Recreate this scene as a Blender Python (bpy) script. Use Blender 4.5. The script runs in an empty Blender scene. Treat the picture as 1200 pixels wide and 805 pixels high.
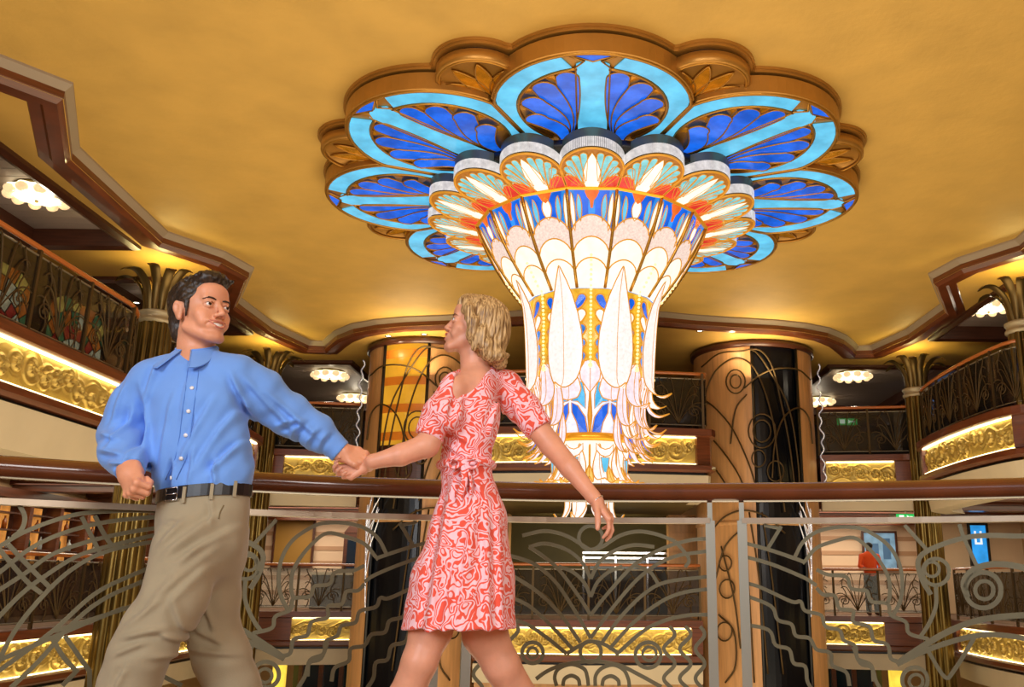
import bpy, math, random, os
import numpy as np
from mathutils import Vector, Matrix
random.seed(7)
SC = bpy.context.scene
COL = SC.collection
PI = math.pi
# ---------------------------------------------------------------- camera model
F = 1050.0; CX = 692.0; CY = 402.5; HZ = 0.76
TH = math.atan(278 / 1050); TC, TS = math.cos(TH), math.sin(TH)
PH = 0.0087
def ray(px, py):
    x = px - CX; y = py - CY
    x, y = x * math.cos(PH) + y * math.sin(PH), -x * math.sin(PH) + y * math.cos(PH)
    a = x / F; b = -y / F
    return Vector((a, TC - b * TS, TS + b * TC))
def atY(px, py, Y):
    d = ray(px, py); return Vector((0, 0, HZ)) + d * (Y / d.y)
def atZ(px, py, z):
    d = ray(px, py); return Vector((0, 0, HZ)) + d * ((z - HZ) / d.z)
def on_path(px, py, path, off=0.0):
    """where the sight line through a pixel meets the vertical surface standing on a plan path"""
    d = ray(px, py)
    best = None
    for (x0, y0), (x1, y1) in zip(path[:-1], path[1:]):
        ex, ey = x1 - x0, y1 - y0
        det = d.x * (-ey) + ex * d.y
        if abs(det) < 1e-9: continue
        t = (x0 * (-ey) + ex * y0) / det
        u = (d.x * y0 - d.y * x0) / det
        if t > 0 and -1e-6 <= u <= 1 + 1e-6:
            if best is None or t < best: best = t
    if best is None: return None
    return Vector((0, 0, HZ)) + d * best
def on_cyl(px, py, cx, cy, R):
    d = ray(px, py)
    A = d.x ** 2 + d.y ** 2; B = -2 * (d.x * cx + d.y * cy); C_ = cx * cx + cy * cy - R * R
    q = B * B - 4 * A * C_
    if q < 0: return None
    t = (-B - math.sqrt(q)) / (2 * A)
    return Vector((0, 0, HZ)) + d * t

# ---------------------------------------------------------------- mesh builder
class MB:
    def __init__(s): s.v = []; s.f = []; s.sm = []
    def add(s, vs, fs, smooth=False):
        o = len(s.v); s.v += [tuple(p) for p in vs]
        s.f += [tuple(i + o for i in f) for f in fs]; s.sm += [smooth] * len(fs); return s
    def box(s, x0, x1, y0, y1, z0, z1):
        vs = [(x, y, z) for x in (x0, x1) for y in (y0, y1) for z in (z0, z1)]
        return s.add(vs, [(0, 1, 3, 2), (4, 6, 7, 5), (0, 4, 5, 1), (2, 3, 7, 6), (0, 2, 6, 4), (1, 5, 7, 3)])
    def obox(s, a, b, w, h, up=(0, 0, 1)):
        """box bar from a to b, width w (sideways) and height h"""
        a = Vector(a); b = Vector(b); d = (b - a).normalized(); up = Vector(up)
        sd = d.cross(up)
        if sd.length < 1e-4: sd = d.cross(Vector((1, 0, 0)))
        sd.normalize(); u = sd.cross(d).normalized()
        vs = []
        for p in (a, b):
            for i, j in ((-1, -1), (1, -1), (1, 1), (-1, 1)): vs.append(p + sd * (i * w / 2) + u * (j * h / 2))
        return s.add(vs, [(0, 3, 2, 1), (4, 5, 6, 7), (0, 1, 5, 4), (1, 2, 6, 5), (2, 3, 7, 6), (3, 0, 4, 7)])
    def prism(s, poly, z0, z1, smooth=False):
        n = len(poly)
        vs = [(p[0], p[1], z0) for p in poly] + [(p[0], p[1], z1) for p in poly]
        fs = [tuple(range(n))[::-1], tuple(range(n, 2 * n))] + [(i, (i + 1) % n, n + (i + 1) % n, n + i) for i in range(n)]
        return s.add(vs, fs, smooth)
    def poly3(s, pts, nrm, th):
        """polygon in space given thickness along nrm"""
        n = len(pts); nv = Vector(nrm) * th
        vs = [Vector(p) for p in pts] + [Vector(p) + nv for p in pts]
        fs = [tuple(range(n))[::-1], tuple(range(n, 2 * n))] + [(i, (i + 1) % n, n + (i + 1) % n, n + i) for i in range(n)]
        return s.add(vs, fs)
    def tube(s, pts, r, n=6, closed=False, flat=1.0, smooth=True, caps=True):
        pts = [Vector(p) for p in pts]
        q = [pts[0]]
        for p in pts[1:]:
            if (p - q[-1]).length > 1e-5: q.append(p)
        if len(q) < 2: return s
        rr = r if isinstance(r, (list, tuple)) and len(r) == len(q) else ([r] * len(q) if not isinstance(r, (list, tuple)) else [r[min(i, len(r) - 1)] for i in range(len(q))])
        N = len(q); vs = []; prev = None
        for i, p in enumerate(q):
            if closed: t = q[(i + 1) % N] - q[i - 1]
            else: t = q[min(i + 1, N - 1)] - q[max(i - 1, 0)]
            t.normalize()
            if prev is None:
                ref = Vector((0, 0, 1)) if abs(t.z) < .9 else Vector((0, 1, 0))
                u = (ref - t * ref.dot(t)).normalized()
            else:
                u = prev - t * prev.dot(t)
                if u.length < 1e-6: u = t.orthogonal()
                u.normalize()
            prev = u; w = t.cross(u)
            for k in range(n):
                a = 2 * PI * k / n
                vs.append(p + (u * math.cos(a) * flat + w * math.sin(a)) * rr[i])
        fs = []
        M = N if closed else N - 1
        for i in range(M):
            j = (i + 1) % N
            for k in range(n):
                fs.append((i * n + k, i * n + (k + 1) % n, j * n + (k + 1) % n, j * n + k))
        if not closed and caps: fs += [tuple(range(n))[::-1], tuple((N - 1) * n + k for k in range(n))]
        return s.add(vs, fs, smooth)
    def ribbon(s, pts, nrms, w, t):
        """flat bar on edge following pts; nrms = normal of the surface it lies on; w in-plane, t across"""
        pts = [Vector(p) for p in pts]; N = len(pts); vs = []
        for i, p in enumerate(pts):
            d = (pts[min(i + 1, N - 1)] - pts[max(i - 1, 0)]).normalized()
            n = Vector(nrms[i] if isinstance(nrms, list) else nrms); sd = d.cross(n).normalized(); n = sd.cross(d).normalized()
            ww = w[i] if isinstance(w, list) else w
            for a, b in ((-1, -1), (1, -1), (1, 1), (-1, 1)): vs.append(p + sd * (a * ww / 2) + n * (b * t / 2))
        fs = [(0, 3, 2, 1), tuple((N - 1) * 4 + k for k in range(4))]
        for i in range(N - 1):
            for k in range(4): fs.append((i * 4 + k, i * 4 + (k + 1) % 4, i * 4 + 4 + (k + 1) % 4, i * 4 + 4 + k))
        return s.add(vs, fs, False)
    def lathe(s, prof, c=(0, 0, 0), n=24, a0=0.0, a1=2 * PI, smooth=True, lobes=None):
        full = abs(a1 - a0 - 2 * PI) < 1e-6; M = n if full else n + 1; vs = []
        for r, z in prof:
            for k in range(M):
                a = a0 + (a1 - a0) * k / n
                rr = r * (lobes(a) if lobes else 1)
                vs.append((c[0] + rr * math.sin(a), c[1] - rr * math.cos(a), c[2] + z))
        fs = []
        for i in range(len(prof) - 1):
            for k in range(n):
                j = (k + 1) % M
                fs.append((i * M + k, i * M + j, (i + 1) * M + j, (i + 1) * M + k))
        return s.add(vs, fs, smooth)
    def ball(s, c, r, n=8, m=6, sc=(1, 1, 1)):
        vs = []; fs = []
        for i in range(m + 1):
            t = PI * i / m
            for k in range(n):
                a = 2 * PI * k / n
                vs.append((c[0] + sc[0] * r * math.sin(t) * math.cos(a), c[1] + sc[1] * r * math.sin(t) * math.sin(a), c[2] + sc[2] * r * math.cos(t)))
        for i in range(m):
            for k in range(n): fs.append((i * n + k, (i + 1) * n + k, (i + 1) * n + (k + 1) % n, i * n + (k + 1) % n))
        return s.add(vs, fs, True)
    def sweep(s, path, prof, side=1, closed=False, smooth=False):
        """profile (offset, z) carried along a plan path; positive offset to the left of travel times side"""
        P = [Vector((p[0], p[1])) for p in path]; N = len(P); vs = []
        for i, p in enumerate(P):
            if closed: d0 = (P[i] - P[i - 1]).normalized(); d1 = (P[(i + 1) % N] - P[i]).normalized()
            else:
                d0 = (P[i] - P[max(i - 1, 0)]); d1 = (P[min(i + 1, N - 1)] - P[i])
                d0 = d0.normalized() if d0.length > 1e-9 else d1.normalized(); d1 = d1.normalized() if d1.length > 1e-9 else d0
            n0 = Vector((-d0.y, d0.x)); n1 = Vector((-d1.y, d1.x)); m = (n0 + n1)
            if m.length < 1e-3: m = n0
            m.normalize(); k = 1 / max(.45, m.dot(n0))
            for o, z in prof:
                q = p + m * (o * k * side); vs.append((q.x, q.y, z))
        K = len(prof); fs = []
        for i in range(N if closed else N - 1):
            j = (i + 1) % N
            for k in range(K): fs.append((i * K + k, i * K + (k + 1) % K, j * K + (k + 1) % K, j * K + k))
        if not closed: fs += [tuple(range(K))[::-1], tuple((N - 1) * K + k for k in range(K))]
        return s.add(vs, fs, smooth)
    def build(s, name, mat=None, parent=None, label=None, kind=None):
        me = bpy.data.meshes.new(name)
        o = origin_of(parent)
        me.from_pydata([(v[0] - o[0], v[1] - o[1], v[2] - o[2]) for v in s.v], [], s.f)
        if s.sm: me.polygons.foreach_set('use_smooth', s.sm)
        if mat: me.materials.append(mat)
        me.validate(); 
        import bmesh
        bm = bmesh.new(); bm.from_mesh(me); bmesh.ops.recalc_face_normals(bm, faces=bm.faces); bm.to_mesh(me); bm.free()
        me.update()
        ob = bpy.data.objects.new(name, me); COL.objects.link(ob)
        if parent: ob.parent = parent; ORG[ob.name] = o
        if label: ob['label'] = label
        if kind: ob['kind'] = kind
        return ob
ORG = {}
def origin_of(p): return ORG.get(p.name, (0, 0, 0)) if p else (0, 0, 0)
def thing(name, label, cat, loc=(0, 0, 0), group=None):
    o = bpy.data.objects.new(name, None); COL.objects.link(o); o.location = loc
    o.empty_display_size = .1
    o['label'] = label; o['category'] = cat
    if group: o['group'] = group
    ORG[o.name] = tuple(loc); return o
def tag(o, label, cat, group=None):
    o['label'] = label; o['category'] = cat
    if group: o['group'] = group
    return o
def copy_tree(o, parent=None, mirror=False):
    c = o.copy(); COL.objects.link(c)
    if parent: c.parent = parent
    ORG[c.name] = ORG.get(o.name, (0, 0, 0))
    for ch in list(o.children): copy_tree(ch, c)
    return c
def catmull(pts, n=6, closed=False):
    P = [Vector(p) for p in pts]; out = []; N = len(P)
    if N < 3: return P
    for i in range(N if closed else N - 1):
        if closed: p0, p1, p2, p3 = P[i - 1], P[i], P[(i + 1) % N], P[(i + 2) % N]
        else:
            p1, p2 = P[i], P[i + 1]; p0 = P[i - 1] if i else p1 * 2 - p2; p3 = P[i + 2] if i + 2 < N else p2 * 2 - p1
        for k in range(n):
            t = k / n
            out.append(.5 * ((2 * p1) + (-p0 + p2) * t + (2 * p0 - 5 * p1 + 4 * p2 - p3) * t * t + (-p0 + 3 * p1 - 3 * p2 + p3) * t ** 3))
    if not closed: out.append(P[-1])
    return out
def mirx(pts): return [(-p[0],) + tuple(p[1:]) for p in pts]

# ---------------------------------------------------------------- materials
def srgb(r, g, b):
    f = lambda c: (c / 255 / 12.92) if c / 255 <= .04045 else ((c / 255 + .055) / 1.055) ** 2.4
    return (f(r), f(g), f(b), 1)
MATS = {}
def mat(name, col, rough=.5, metal=0.0, spec=.5, noise=None, bump=None, emit=None, es=0.0, alpha=1.0, trans=0.0, wood=False, coat=0.0):
    """noise = (scale, amount) colour variation; bump = (scale, strength)"""
    if name in MATS: return MATS[name]
    m = bpy.data.materials.new(name); m.use_nodes = True; nt = m.node_tree
    b = nt.nodes['Principled BSDF']; L = nt.links
    c = srgb(*col) if max(col) > 1.0 or isinstance(col[0], int) else tuple(col) + (1,)
    b.inputs['Base Color'].default_value = c; b.inputs['Roughness'].default_value = rough
    b.inputs['Metallic'].default_value = metal; b.inputs['Specular IOR Level'].default_value = spec
    b.inputs['Coat Weight'].default_value = coat
    tc = nt.nodes.new('ShaderNodeTexCoord')
    if noise or wood:
        tx = nt.nodes.new('ShaderNodeTexNoise'); tx.inputs['Scale'].default_value = (noise or (3, .3))[0]; tx.inputs['Detail'].default_value = 5
        if wood:
            mp = nt.nodes.new('ShaderNodeMapping'); mp.inputs['Scale'].default_value = (1, 1, 14) if wood == 'h' else (9, 9, .7)
            L.new(tc.outputs['Object'], mp.inputs[0]); L.new(mp.outputs[0], tx.inputs[0])
        else: L.new(tc.outputs['Object'], tx.inputs[0])
        rp = nt.nodes.new('ShaderNodeValToRGB'); am = (noise or (3, .3))[1]
        rp.color_ramp.elements[0].position = .3; rp.color_ramp.elements[1].position = .7
        rp.color_ramp.elements[0].color = tuple(x * (1 - am) for x in c[:3]) + (1,)
        rp.color_ramp.elements[1].color = tuple(min(1, x * (1 + am * .7)) for x in c[:3]) + (1,)
        L.new(tx.outputs['Fac'], rp.inputs[0]); L.new(rp.outputs[0], b.inputs['Base Color'])
    if bump:
        t2 = nt.nodes.new('ShaderNodeTexNoise'); t2.inputs['Scale'].default_value = bump[0]; t2.inputs['Detail'].default_value = 4
        L.new(tc.outputs['Object'], t2.inputs[0])
        bp = nt.nodes.new('ShaderNodeBump'); bp.inputs['Strength'].default_value = bump[1]; bp.inputs['Distance'].default_value = .02
        L.new(t2.outputs['Fac'], bp.inputs['Height']); L.new(bp.outputs[0], b.inputs['Normal'])
    if emit:
        b.inputs['Emission Color'].default_value = srgb(*emit); b.inputs['Emission Strength'].default_value = es
    if alpha < 1: b.inputs['Alpha'].default_value = alpha
    if trans: b.inputs['Transmission Weight'].default_value = trans
    MATS[name] = m; return m
def glow(name, col, es, var=.25, scale=6.0, base=None):
    """backlit glass: emission with a mottled streaky texture of the glass itself"""
    if name in MATS: return MATS[name]
    m = bpy.data.materials.new(name); m.use_nodes = True; nt = m.node_tree; L = nt.links
    b = nt.nodes['Principled BSDF']; c = srgb(*col)
    b.inputs['Base Color'].default_value = tuple(x * .25 for x in c[:3]) + (1,); b.inputs['Roughness'].default_value = .2
    tc = nt.nodes.new('ShaderNodeTexCoord'); tx = nt.nodes.new('ShaderNodeTexNoise')
    tx.inputs['Scale'].default_value = scale; tx.inputs['Detail'].default_value = 4
    L.new(tc.outputs['Object'], tx.inputs[0])
    rp = nt.nodes.new('ShaderNodeValToRGB'); rp.color_ramp.elements[0].position = .3; rp.color_ramp.elements[1].position = .72
    rp.color_ramp.elements[0].color = tuple(x * (1 - var) for x in c[:3]) + (1,)
    rp.color_ramp.elements[1].color = tuple(min(1, x * (1 + var * .8) + .02 * var) for x in c[:3]) + (1,)
    L.new(tx.outputs['Fac'], rp.inputs[0]); L.new(rp.outputs[0], b.inputs['Emission Color'])
    b.inputs['Emission Strength'].default_value = es
    MATS[name] = m; return m

M_ceil = mat('gold_plaster', (206, 164, 80), .62, noise=(1.6, .10), bump=(9, .25))
M_soff = mat('soffit_plaster', (200, 156, 74), .65, noise=(1.2, .1))
M_cream = mat('cream_plaster', (206, 190, 158), .6, noise=(2, .05))
M_trimw = mat('pale_trim', (152, 134, 110), .6)
M_wood = mat('mahogany', (104, 52, 26), .32, wood='h', noise=(2.2, .35), coat=.3)
M_woodd = mat('dark_mahogany', (74, 38, 22), .35, wood='h', noise=(2.2, .3))
M_woodl = mat('honey_wood', (204, 152, 98), .42, wood=True, noise=(1.6, .18))
M_rail = mat('handrail_wood', (98, 48, 24), .22, noise=(6, .25), coat=.5)
M_black = mat('black_metal', (14, 14, 16), .4)
M_bglass = mat('black_glass', (4, 6, 12), .22, spec=.35)
M_gold = mat('gold_metal', (196, 146, 60), .32, metal=.85, noise=(4, .15))
M_brass = mat('antique_brass', (112, 92, 46), .28, metal=.9, noise=(3, .25))
M_bronze = mat('dark_bronze', (86, 66, 36), .45, metal=.6)
M_steel = mat('brushed_bronze_steel', (146, 136, 116), .38, metal=.65, noise=(5, .12))
M_silver = mat('polished_steel', (205, 205, 210), .2, metal=.95)
M_relief = mat('gilt_relief', (196, 166, 84), .38, metal=.45, noise=(5, .2))
M_strip = glow('led_strip', (255, 230, 170), 6.5, .05)
M_dark = mat('dark_interior', (38, 30, 24), .8)
def area(name, loc, target, size, power, col, sizey=None):
    l = bpy.data.lights.new(name, 'AREA'); l.energy = power; l.color = col; l.size = size
    if sizey: l.shape = 'RECTANGLE'; l.size_y = sizey
    o = bpy.data.objects.new(name, l); COL.objects.link(o); o.location = loc
    o.rotation_euler = (Vector(target) - Vector(loc)).to_track_quat('-Z', 'Y').to_euler(); return o
def point(name, loc, power, col, r=.15):
    l = bpy.data.lights.new(name, 'POINT'); l.energy = power; l.color = col; l.shadow_soft_size = r
    o = bpy.data.objects.new(name, l); COL.objects.link(o); o.location = loc; return o
# ================================================================= ROOM SHELL
def st(o): o['kind'] = 'structure'; return o
# main gold ceiling outline, left half then mirrored, plan points
HALF = [(-6.4, 4.0), (-6.35, 8.3), (-5.85, 8.9), (-6.6, 10.4), (-6.78, 13.3), (-6.2, 14.2), (-6.02, 14.95), (-6.9, 16.7), (-6.85, 18.6), (-6.5, 20.0), (-6.15, 20.05),
        (-5.9, 19.6), (-5.6, 19.1), (-5.1, 18.55), (-4.5, 18.2), (-3.9, 18.0), (-3.0, 17.85), (-2.2, 17.7), (-1.5, 17.5), (-.8, 17.42), (0, 17.4)]
OUT = HALF + [(-x, y) for x, y in reversed(HALF[:-1])]
OUT = [(-6.4, -6.0)] + OUT + [(6.4, -6.0)]
mb = MB(); mb.prism([(-6.95, -6.2), (6.95, -6.2), (6.95, 20.9), (-6.95, 20.9)] , 6.06, 6.2)
st(mb.build('ceiling', M_ceil))
# side soffits: ceiling around the opening at 5.86
def ring_slab(mb, inner, outer_fn, z0, z1):
    n = len(inner); o = [outer_fn(p) for p in inner]
    vs = [(p[0], p[1], z0) for p in inner] + [(p[0], p[1], z0) for p in o] + [(p[0], p[1], z1) for p in inner] + [(p[0], p[1], z1) for p in o]
    fs = []
    for i in range(n - 1):
        fs += [(i, i + 1, n + i + 1, n + i), (2 * n + i, 3 * n + i, 3 * n + i + 1, 2 * n + i + 1)]
    return mb.add(vs, fs)
# wood moulding following the outline, with a pale cove on its inner edge
mb = MB(); mb.sweep(OUT, [(0.0, 5.93), (0.0, 5.87), (.06, 5.80), (.2, 5.80), (.24, 5.85), (.36, 5.85), (.42, 5.90), (.42, 6.0), (0, 6.0)], side=1)
st(mb.build('trim_1', M_wood))
mb = MB(); mb.sweep(OUT, [(-.07, 6.06), (-.07, 6.03), (.02, 5.93), (.02, 6.06)], side=1)
st(mb.build('trim_2', M_trimw))
# soffit slabs left/right/back, with coffers cut as recessed boxes
def rect_with_holes(mb, x0, x1, y0, y1, z0, z1, holes):
    xs = sorted({x0, x1} | {h[0] for h in holes} | {h[1] for h in holes}); ys = sorted({y0, y1} | {h[2] for h in holes} | {h[3] for h in holes})
    for i in range(len(xs) - 1):
        for j in range(len(ys) - 1):
            cx, cy = (xs[i] + xs[i + 1]) / 2, (ys[j] + ys[j + 1]) / 2
            if not any(h[0] < cx < h[1] and h[2] < cy < h[3] for h in holes): mb.box(xs[i], xs[i + 1], ys[j], ys[j + 1], z0, z1)
COFF = [(7.35, 8.85, 7.2, 9.2), (7.35, 8.85, 9.9, 13.3), (7.4, 8.95, 15.1, 18.4), (5.9, 8.9, 21.2, 27.4)]
for sgn in (-1, 1):
    holes = [tuple(sorted((sgn * h[0], sgn * h[1]))) + (h[2], h[3]) for h in COFF]
    mb = MB()
    xs = sorted((sgn * 6.96, sgn * 12)); rect_with_holes(mb, xs[0], xs[1], -6, 20.1, 5.86, 6.0, [h for h in holes if h[2] < 20])
    xs = sorted((sgn * 2.6, sgn * 12)); rect_with_holes(mb, xs[0], xs[1], 20.1, 30, 5.86, 6.0, [h for h in holes if h[2] > 20])
    # fill between the moulding and the slab
    hp = [p for p in (HALF if sgn < 0 else mirx(HALF)) if p[1] <= 20.1]
    q = [(p[0] , p[1]) for p in hp[:11]]
    ring_slab(mb, q, lambda p: (sgn * 6.96, p[1]), 5.86, 6.0)
    far = (HALF if sgn < 0 else mirx(HALF))[10:]
    ring_slab(mb, far, lambda p: (p[0], 20.1), 5.86, 6.0)
    st(mb.build('ceiling', M_soff))
    # coffer frames and pale planked panels
    for h in holes:
        mb = MB(); x0, x1, y0, y1 = h; w = .16
        path = [(x0, y0), (x1, y0), (x1, y1), (x0, y1)]
        mb.sweep(path, [(-.02, 6.14), (-.02, 5.80), (w * .5, 5.76), (w, 5.80), (w, 5.86), (0, 5.86)], side=-1, closed=True)
        st(mb.build('trim_3', M_woodd))
        mb = MB(); n = max(3, int((y1 - y0) / .24))
        for k in range(n): mb.box(x0 + .0, x1 - .0, y0 + (y1 - y0) * k / n + .006, y0 + (y1 - y0) * (k + 1) / n - .006, 6.08, 6.11)
        mb.box(x0, x1, y0, y1, 6.11, 6.14)
        st(mb.build('ceiling', mat('coffer_planks', (176, 158, 146), .5)))
mb = MB(); rect_with_holes(mb, -2.6, 2.6, 20.1, 24, 5.86, 6.0, []); st(mb.build('ceiling', M_soff))

# ---------------------------------------------------------------- balconies
def smooth_path(pts, n=6): return [(p.x, p.y) for p in catmull([Vector((p[0], p[1], 0)) for p in pts], n)]
rng = np.random.RandomState(5)
def relief_height(U, V, seed):
    r = np.random.RandomState(seed); H = np.zeros_like(U); L = U.max()
    n = max(3, int(L / .27))
    for i in range(n):
        cx = L * (i + .5) / n + r.uniform(-.05, .05); cy = .25 + r.uniform(-.09, .09); s = r.choice([-1, 1]); R = r.uniform(.13, .22)
        dx, dy = U - cx, (V - cy); d = np.hypot(dx, dy); a = np.arctan2(dy, dx)
        H += np.clip(np.cos(a * s * 1.0 + d * 62), 0, 1) * np.exp(-(d / R) ** 4) * 1.0
        k = 5 + i % 3
        H += .9 * np.exp(-((d - .045 * (1 + .45 * np.cos(k * a + i))) / .018) ** 2)
    for i in range(n * 2):
        y0 = r.uniform(.08, .42); ph = r.uniform(0, 6); x0 = r.uniform(0, L); w = r.uniform(.15, .35)
        H += .7 * np.exp(-((V - y0 - .06 * np.sin(U * 9 + ph)) / .014) ** 2) * np.exp(-((U - x0) / w) ** 2)
    return np.clip(H, 0, 1.6)
def sub_path(path, s0, s1, n=None):
    P = [Vector((p[0], p[1])) for p in path]; acc = [0]
    for a, b in zip(P[:-1], P[1:]): acc.append(acc[-1] + (b - a).length)
    L = acc[-1]; n = n or max(2, int((s1 - s0) / .35) + 1); out = []
    for i in range(n + 1):
        s = min(max(s0 + (s1 - s0) * i / n, 0), L); k = max(j for j in range(len(acc)) if acc[j] <= s + 1e-9); k = min(k, len(P) - 2)
        t = (s - acc[k]) / max(1e-9, acc[k + 1] - acc[k]); q = P[k].lerp(P[k + 1], t); out.append((q.x, q.y))
    return out, L
def fascia(path, side, zt, panels, where, names, grp, apron=.36, deep=0.0):
    """balcony edge: floor nosing, wood band with framed gilt relief panels, black line, cream apron"""
    pth, L = sub_path(path, 0, sub_path(path, 0, .1)[1], 40)
    mb = MB()
    mb.sweep(pth, [(-.30, zt), (.06, zt), (.06, zt - .13), (-.02, zt - .15), (-.05, zt - .15), (-.3, zt - .15)], side)
    mb.sweep(pth, [(-.30, zt - .65), (-.02, zt - .65), (.05, zt - .68), (.05, zt - .76), (-.02, zt - .80), (-.3, zt - .80)], side)
    mb.sweep(pth, [(-.30, zt - .15), (-.10, zt - .15), (-.10, zt - .65), (-.3, zt - .65)], side)
    # solid wood between the panels
    cuts = [0] + [s for p in panels for s in p] + [L]
    for a, b in zip(cuts[::2], cuts[1::2]):
        if b - a > .02: mb.sweep(sub_path(path, a, b)[0], [(-.10, zt - .15), (0, zt - .15), (0, zt - .65), (-.1, zt - .65)], side)
    st(mb.build('trim_4', M_wood))
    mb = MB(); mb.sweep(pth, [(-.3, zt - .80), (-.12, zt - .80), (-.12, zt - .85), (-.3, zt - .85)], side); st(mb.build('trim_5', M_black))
    mb = MB(); mb.sweep(pth, [(-.3, zt - .85), (-.04, zt - .85), (-.06 - deep * .3, zt - .85 - apron), (-.3 - deep, zt - .85 - apron)], side); st(mb.build('trim_6', M_cream))
    for i, (a, b) in enumerate(panels):
        nm = names[i]
        q, _ = sub_path(path, a, b, max(24, int((b - a) / .012)))
        Vn = 40; nn = len(q) - 1
        U, Vv = np.meshgrid(np.linspace(0, b - a, nn + 1), np.linspace(0, .5, Vn + 1), indexing='ij')
        H = relief_height(U, Vv, int(a * 10 + zt * 7 + (path[0][0] > 0) * 3 + 11))
        mid = q[nn // 2]; t = thing('relief_panel', nm, 'relief panel', (mid[0], mid[1], zt - .65), grp)
        vs = []; fs = []
        for k in range(nn + 1):
            d = Vector(q[min(k + 1, nn)]) - Vector(q[max(k - 1, 0)]); d.normalize(); n = Vector((-d.y, d.x)) * side
            for j in range(Vn + 1):
                o = -.085 + .036 * H[k, j]; vs.append((q[k][0] + n.x * o, q[k][1] + n.y * o, zt - .65 + .5 * j / Vn))
        for k in range(nn):
            for j in range(Vn):
                a0 = k * (Vn + 1) + j; fs.append((a0, a0 + Vn + 1, a0 + Vn + 2, a0 + 1))
        mb = MB(); mb.add(vs, fs, True); mb.build('gilt_relief', M_relief, t)
        mb = MB(); sp, _ = sub_path(path, a + .02, b - .02)
        mb.sweep(sp, [(-.07, zt - .150), (-.01, zt - .150), (-.01, zt - .166), (-.07, zt - .166)], side)
        mb.sweep(sp, [(-.06, zt - .650), (-.02, zt - .650), (-.02, zt - .640), (-.06, zt - .640)], side)
        mb.build('light_strip', M_strip, t)
def railing(path, side, zt, label, seed, glass, grp=None, h=1.08, off=-.12, post_gap=1.15, dens=1.0, railmat=None):
    L = sub_path(path, 0, .1)[1]; r = random.Random(seed)
    def P(s, z, o=off):
        (x, y), = sub_path(path, s, s, 1)[0][:1]; (x2, y2) = sub_path(path, s + .03, s + .03, 1)[0][0]; (x1, y1) = sub_path(path, max(0, s - .03), max(0, s - .03), 1)[0][0]
        d = Vector((x2 - x1, y2 - y1)); d.normalize(); n = Vector((-d.y, d.x)) * side
        return (x + n.x * o, y + n.y * o, z)
    m = P(L / 2, zt); t = thing('balcony_railing', label, 'railing', m, grp)
    N = max(6, int(L / .25))
    mb = MB(); mb.tube([P(L * i / N, zt + h) for i in range(N + 1)], .04, 8, flat=.8); mb.build('handrail', railmat or mat('far_handrail', (176, 98, 46), .25, coat=.5), t)
    mb = MB(); mb.tube([P(L * i / N, zt + h - .10) for i in range(N + 1)], .014, 5); mb.tube([P(L * i / N, zt + .09) for i in range(N + 1)], .014, 5); mb.build('rail_bar', M_steel, t)
    k = max(1, round(L / post_gap))
    for i in range(k + 1):
        mb = MB(); a = P(min(L - .01, L * i / k + .01), zt); mb.obox(a, (a[0], a[1], zt + h), .045, .045, (0, 1, 0)); mb.build('post', M_bronze, t)
    mb = MB(); mb.sweep([P(L * i / N, 0)[:2] for i in range(N + 1)], [(-.004, zt + .09), (.004, zt + .09), (.004, zt + h - .1), (-.004, zt + h - .1)], 1); mb.build('glass_panel', glass, t)
    mb = MB()
    for i in range(k):
        s0, s1 = L * i / k + .05, L * (i + 1) / k - .05; c = (s0 + s1) / 2; w = (s1 - s0) / 2
        def crv(pts, rad=.011): mb.tube([P(min(max(s, s0), s1), zt + .1 + (h - .2) * z, off + .02) for s, z in pts], rad * dens, 4)
        for j in range(4):
            a = .2 + .2 * j
            for sg in (-1, 1): crv([(c + sg * w * a * 2 * u if a < .5 else c + sg * w * min(1, a * 1.25 * u), .02 + (1 - .18 * j) * math.sin(u * PI * .62)) for u in [q / 10 for q in range(11)]])
        for sg in (-1, 1):
            cc = c + sg * w * .62; crv([(cc + .14 * (1 - q / 26) * math.cos(q * .5), .28 + .14 * (1 - q / 26) * math.sin(q * .5)) for q in range(22)])
            crv([(cc + .05 * math.sin(q * .9), q / 12) for q in range(13)])
    mb.build('scrollwork', M_bronze, t)
    return t
G_dark = mat('tinted_glass', (34, 30, 26), .06, alpha=.55, spec=.7)
G_clear = mat('clear_glass', (170, 180, 180), .04, alpha=.22, spec=.7)
U1 = [(6.5, 3.0), (6.5, 9), (6.55, 12.55), (6.75, 13.1), (7.2, 13.5)]
U2 = smooth_path([(7.2, 13.75), (6.78, 13.95), (6.6, 14.6), (6.52, 16), (6.6, 17.7), (6.8, 18.3), (7.3, 18.9)], 4)
U3 = [(7.3, 19.5), (6.9, 19.62), (5.12, 19.9)]
U4 = smooth_path([(-2.3, 18.7), (-2.3, 16.8), (-2.22, 16.58), (-2.0, 16.5), (0, 16.28), (2.0, 16.5), (2.22, 16.58), (2.3, 16.8), (2.3, 18.7)], 4)
L1 = [(8.6, 8.0), (8.2, 12.0), (8.1, 16.3)]
L2 = smooth_path([(8.1, 16.5), (7.95, 17.5), (7.95, 19.5), (8.1, 20.8)], 4)
L3 = [(8.0, 22.0), (4.9, 22.6)]
L4 = [(-2.6, 21), (-2.6, 19.05), (-2.3, 18.85), (0, 18.6), (2.3, 18.85), (2.6, 19.05), (2.6, 21)]
L4 = [(-2.3, 18.85), (0, 18.6), (2.3, 18.85)]
GA = 'lit gilt relief panels on the balcony fronts'
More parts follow.
